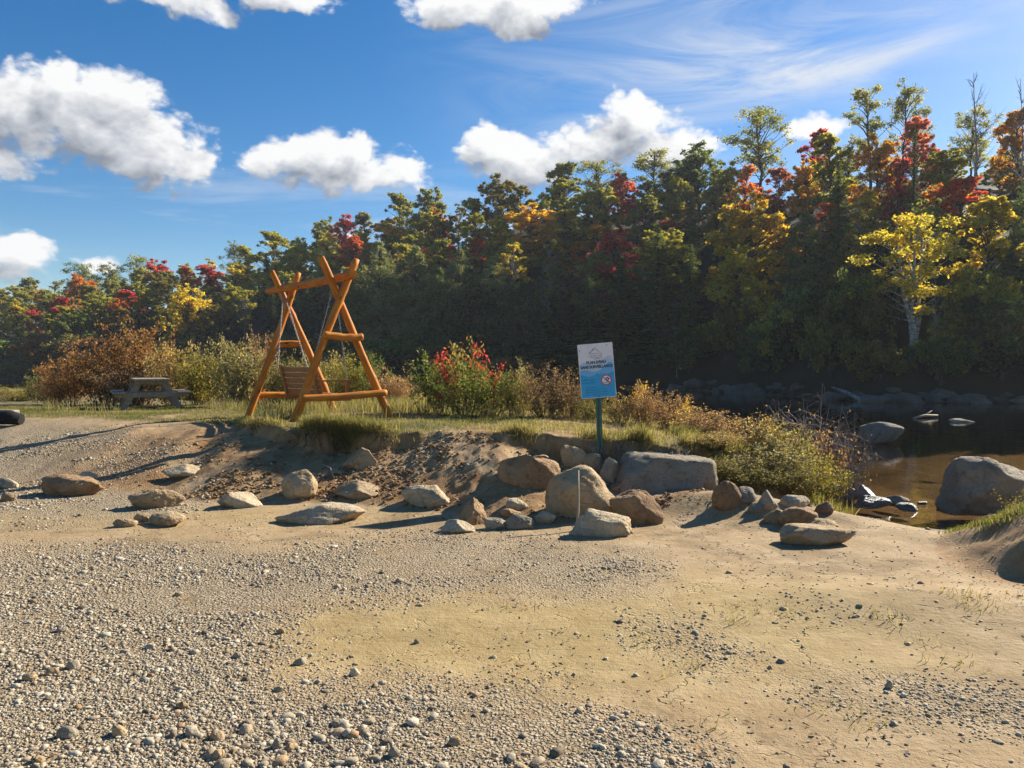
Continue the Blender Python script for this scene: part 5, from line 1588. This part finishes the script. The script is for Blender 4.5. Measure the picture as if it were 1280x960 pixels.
# ------------------------------------------------------------------ sky and sun
SUN_AZ, SUN_EL = 51.0, 30.5
w = bpy.data.worlds.new('World')
scene.world = w
w.use_nodes = True
w.node_tree.nodes.clear()
g = NT(w.node_tree)
S = .07
sky = g.n('ShaderNodeTexSky', sky_type='NISHITA', sun_disc=False, sun_elevation=R(SUN_EL), sun_rotation=R(SUN_AZ), altitude=300, air_density=1.0, dust_density=.4, ozone_density=2.2)
dirv = g.n('ShaderNodeTexCoord', out=0)
sx_ = g.n('ShaderNodeSeparateXYZ', {0: dirv}, out=None)
az = g.math('MULTIPLY', g.math('ARCTAN2', sx_.outputs[0], sx_.outputs[1]), 57.2958)
el = g.math('MULTIPLY', g.math('ARCSINE', sx_.outputs[2]), 57.2958)
P0 = g.n('ShaderNodeCombineXYZ', {0: az, 1: el})

def azel(u, v):
    d = ray(u, v); d = d / np.linalg.norm(d)
    return math.degrees(math.atan2(d[0], d[1])), math.degrees(math.asin(d[2]))
BLOBS = [(25, 138, 85, 52), (120, 152, 100, 52), (195, 192, 78, 44), (-40, 150, 90, 60), (70, 110, 40, 30), (150, 115, 45, 28), (235, 215, 36, 22),
         (415, 207, 108, 34), (435, 188, 52, 26), (350, 196, 48, 18), (500, 222, 42, 22), (380, 185, 40, 14),
         (628, 196, 56, 36), (610, 172, 28, 24), (785, 162, 72, 42), (735, 180, 58, 26), (845, 186, 62, 24), (790, 138, 34, 24), (680, 205, 60, 26),
         (1012, 162, 40, 18), (28, 322, 50, 26), (122, 330, 26, 12), (20, 308, 26, 14),
         (600, 2, 110, 30), (560, 22, 36, 22), (690, 4, 60, 18), (655, 30, 40, 20), (215, -12, 95, 28), (350, -14, 70, 26), (-5, 195, 12, 14), (440, 300, 20, 8)]
dens = bpy.data.node_groups.new('CloudDensity', 'ShaderNodeTree')
dens.interface.new_socket('Vector', in_out='INPUT', socket_type='NodeSocketVector')
dens.interface.new_socket('Density', in_out='OUTPUT', socket_type='NodeSocketFloat')
gd = NT(dens)
gi = dens.nodes.new('NodeGroupInput'); go = dens.nodes.new('NodeGroupOutput')
vin = gi.outputs[0]
warp = gd.n('ShaderNodeVectorMath', {0: gd.noise(vin, .22, 2, .5, out=1, dim='2D'), 1: (.5, .5, .5)}, operation='SUBTRACT')
vw = gd.n('ShaderNodeVectorMath', {0: warp, 1: (2.6, 1.8, 0), 2: vin}, operation='MULTIPLY_ADD')
mn = None
for (u, v, ru, rv) in BLOBS:
    a0, e0 = azel(u, v)
    ra, re = ru / 16.1 * math.cos(R(a0)) ** 1.0, rv / 16.1
    q = gd.n('ShaderNodeVectorMath', {0: vw, 1: (1 / ra, 1 / re, 0), 2: (-a0 / ra, -e0 / re, 0)}, operation='MULTIPLY_ADD')
    l = gd.n('ShaderNodeVectorMath', {0: q}, operation='LENGTH', out=1)
    mn = l if mn is None else gd.n('ShaderNodeMath', {0: mn, 1: l, 2: .35}, operation='SMOOTH_MIN')
nz = gd.noise(gd.n('ShaderNodeMapping', {'Vector': vin, 'Scale': (.30, .46, 1)}), 1.0, 9, .66, dim='2D')
bil = gd.n('ShaderNodeTexVoronoi', {'Vector': gd.n('ShaderNodeMapping', {'Vector': vw, 'Scale': (.42, .6, 1)}), 'Scale': 1.0, 'Detail': 2.0, 'Roughness': .6}, voronoi_dimensions='2D')
d_ = gd.math('ADD', gd.math('SUBTRACT', 1.14, mn), gd.math('MULTIPLY', gd.math('SUBTRACT', nz, .5), 1.0))
d_ = gd.math('SUBTRACT', d_, gd.math('MULTIPLY', gd.math('SUBTRACT', bil, .35), .38))
dens.links.new(d_, go.inputs[0])
def D(vec):
    nd = w.node_tree.nodes.new('ShaderNodeGroup'); nd.node_tree = dens
    w.node_tree.links.new(vec, nd.inputs[0])
    return nd.outputs[0]
d0 = D(P0)
d1 = D(g.n('ShaderNodeVectorMath', {0: P0, 1: (.9, 1.9, 0)}, operation='ADD'))
alpha = g.sstep(d0, -.03, .36)
lit = g.math('ADD', .55, g.math('MULTIPLY', g.math('SUBTRACT', d0, d1), .75))
thick = g.sstep(d0, .2, 1.1)
lit = g.math('SUBTRACT', lit, g.math('MULTIPLY', thick, .34), clamp=True)
CB = 1.0 / S
ccol = g.ramp(lit, (.08, (.27, .30, .36)), (.5, (.6, .63, .68)), (.9, (1.0, 1.0, 1.0)))
ccol = g.n('ShaderNodeVectorMath', {0: ccol, 'Scale': 0.40 * CB}, operation='SCALE')
# thin high cirrus
mp = g.n('ShaderNodeMapping', {'Vector': P0, 'Rotation': (0, 0, R(-26)), 'Scale': (.05, .3, 1)})
ci = g.noise(mp, 1.0, 6, .62, .6, dim='2D')
a0, e0 = azel(1010, 70)
mpb = g.n('ShaderNodeMapping', {'Vector': g.n('ShaderNodeVectorMath', {0: P0, 1: (a0, e0, 0)}, operation='SUBTRACT'), 'Rotation': (0, 0, R(-27)), 'Scale': (.055, .3, 1)})
band = g.sstep(g.n('ShaderNodeVectorMath', {0: mpb}, operation='LENGTH', out=1), 1.1, .1)
a0, e0 = azel(840, 55)
mpc = g.n('ShaderNodeMapping', {'Vector': g.n('ShaderNodeVectorMath', {0: P0, 1: (a0, e0, 0)}, operation='SUBTRACT'), 'Scale': (.05, .09, 1)})
veil = g.sstep(g.n('ShaderNodeVectorMath', {0: mpc}, operation='LENGTH', out=1), 1.2, .0)
ci2 = g.noise(g.n('ShaderNodeMapping', {'Vector': P0, 'Rotation': (0, 0, R(8)), 'Scale': (.03, .28, 1)}), 1.0, 5, .6, .5, dim='2D')
lowb = g.math('MULTIPLY', g.sstep(ci2, .46, .72), g.math('MULTIPLY', g.sstep(el, 17, 9), .5))
cir = g.math('MULTIPLY', g.sstep(ci, .3, .75), g.math('ADD', g.math('MULTIPLY', band, .85), g.math('MULTIPLY', veil, .5)))
cir = g.math('ADD', cir, lowb, clamp=True)
skyc = g.n('ShaderNodeHueSaturation', {'Hue': .503, 'Saturation': 1.44, 'Value': .77, 'Color': sky})
wh = g.n('ShaderNodeVectorMath', {0: (.88, .93, 1.0), 'Scale': .36 * CB}, operation='SCALE')
skyc = g.mix(cir, skyc, wh)
skyc = g.mix(alpha, skyc, ccol)
bgd = g.n('ShaderNodeBackground', {'Color': skyc, 'Strength': S})
wo = g.n('ShaderNodeOutputWorld', {'Surface': bgd}, out=None)
w.cycles.sampling_method = 'MANUAL'
w.cycles.sample_map_resolution = 512

sd = bpy.data.lights.new('sun', 'SUN')
sd.energy = 4.6; sd.angle = R(.53); sd.color = (1, .93, .80)
so = bpy.data.objects.new('sun', sd)
COL.objects.link(so)
sv_ = Vector((math.sin(R(SUN_AZ)) * math.cos(R(SUN_EL)), math.cos(R(SUN_AZ)) * math.cos(R(SUN_EL)), math.sin(R(SUN_EL))))
so.rotation_euler = sv_.to_track_quat('Z', 'Y').to_euler()
so.location = (40, 20, 40)

scene.view_settings.view_transform = 'Standard'
scene.view_settings.look = 'None'
scene.view_settings.exposure = 1.28
scene.view_settings.gamma = 1.0
scene.render.engine = 'CYCLES'
c = scene.cycles
c.use_denoising = True
try:
    c.denoiser = 'OPENIMAGEDENOISE'
    c.denoising_input_passes = 'RGB_ALBEDO_NORMAL'
except Exception: pass
c.max_bounces = 5; c.diffuse_bounces = 3; c.glossy_bounces = 3; c.transmission_bounces = 4; c.transparent_max_bounces = 8
c.caustics_reflective = c.caustics_refractive = False
c.sample_clamp_indirect = 6


# ------------------------------------------------------------------ pale air volume added to lift the dark far wood
m, g = new_mat('fill_haze_air')
vol = g.n('ShaderNodeVolumePrincipled', {'Color': C4(.86, .92, 1.0), 'Density': .0003, 'Anisotropy': .25})
g.n('ShaderNodeOutputMaterial', {'Volume': vol}, out=None)
hb = MB().box((0, 0, 20), (1, 0, 0), (0, 1, 0), (0, 0, 1), 430, 430, 24, 0)
tag(hb.build('fill_haze', m), 'thin pale air added over the valley to lighten the dark wood', 'fill_haze', kind='stuff')
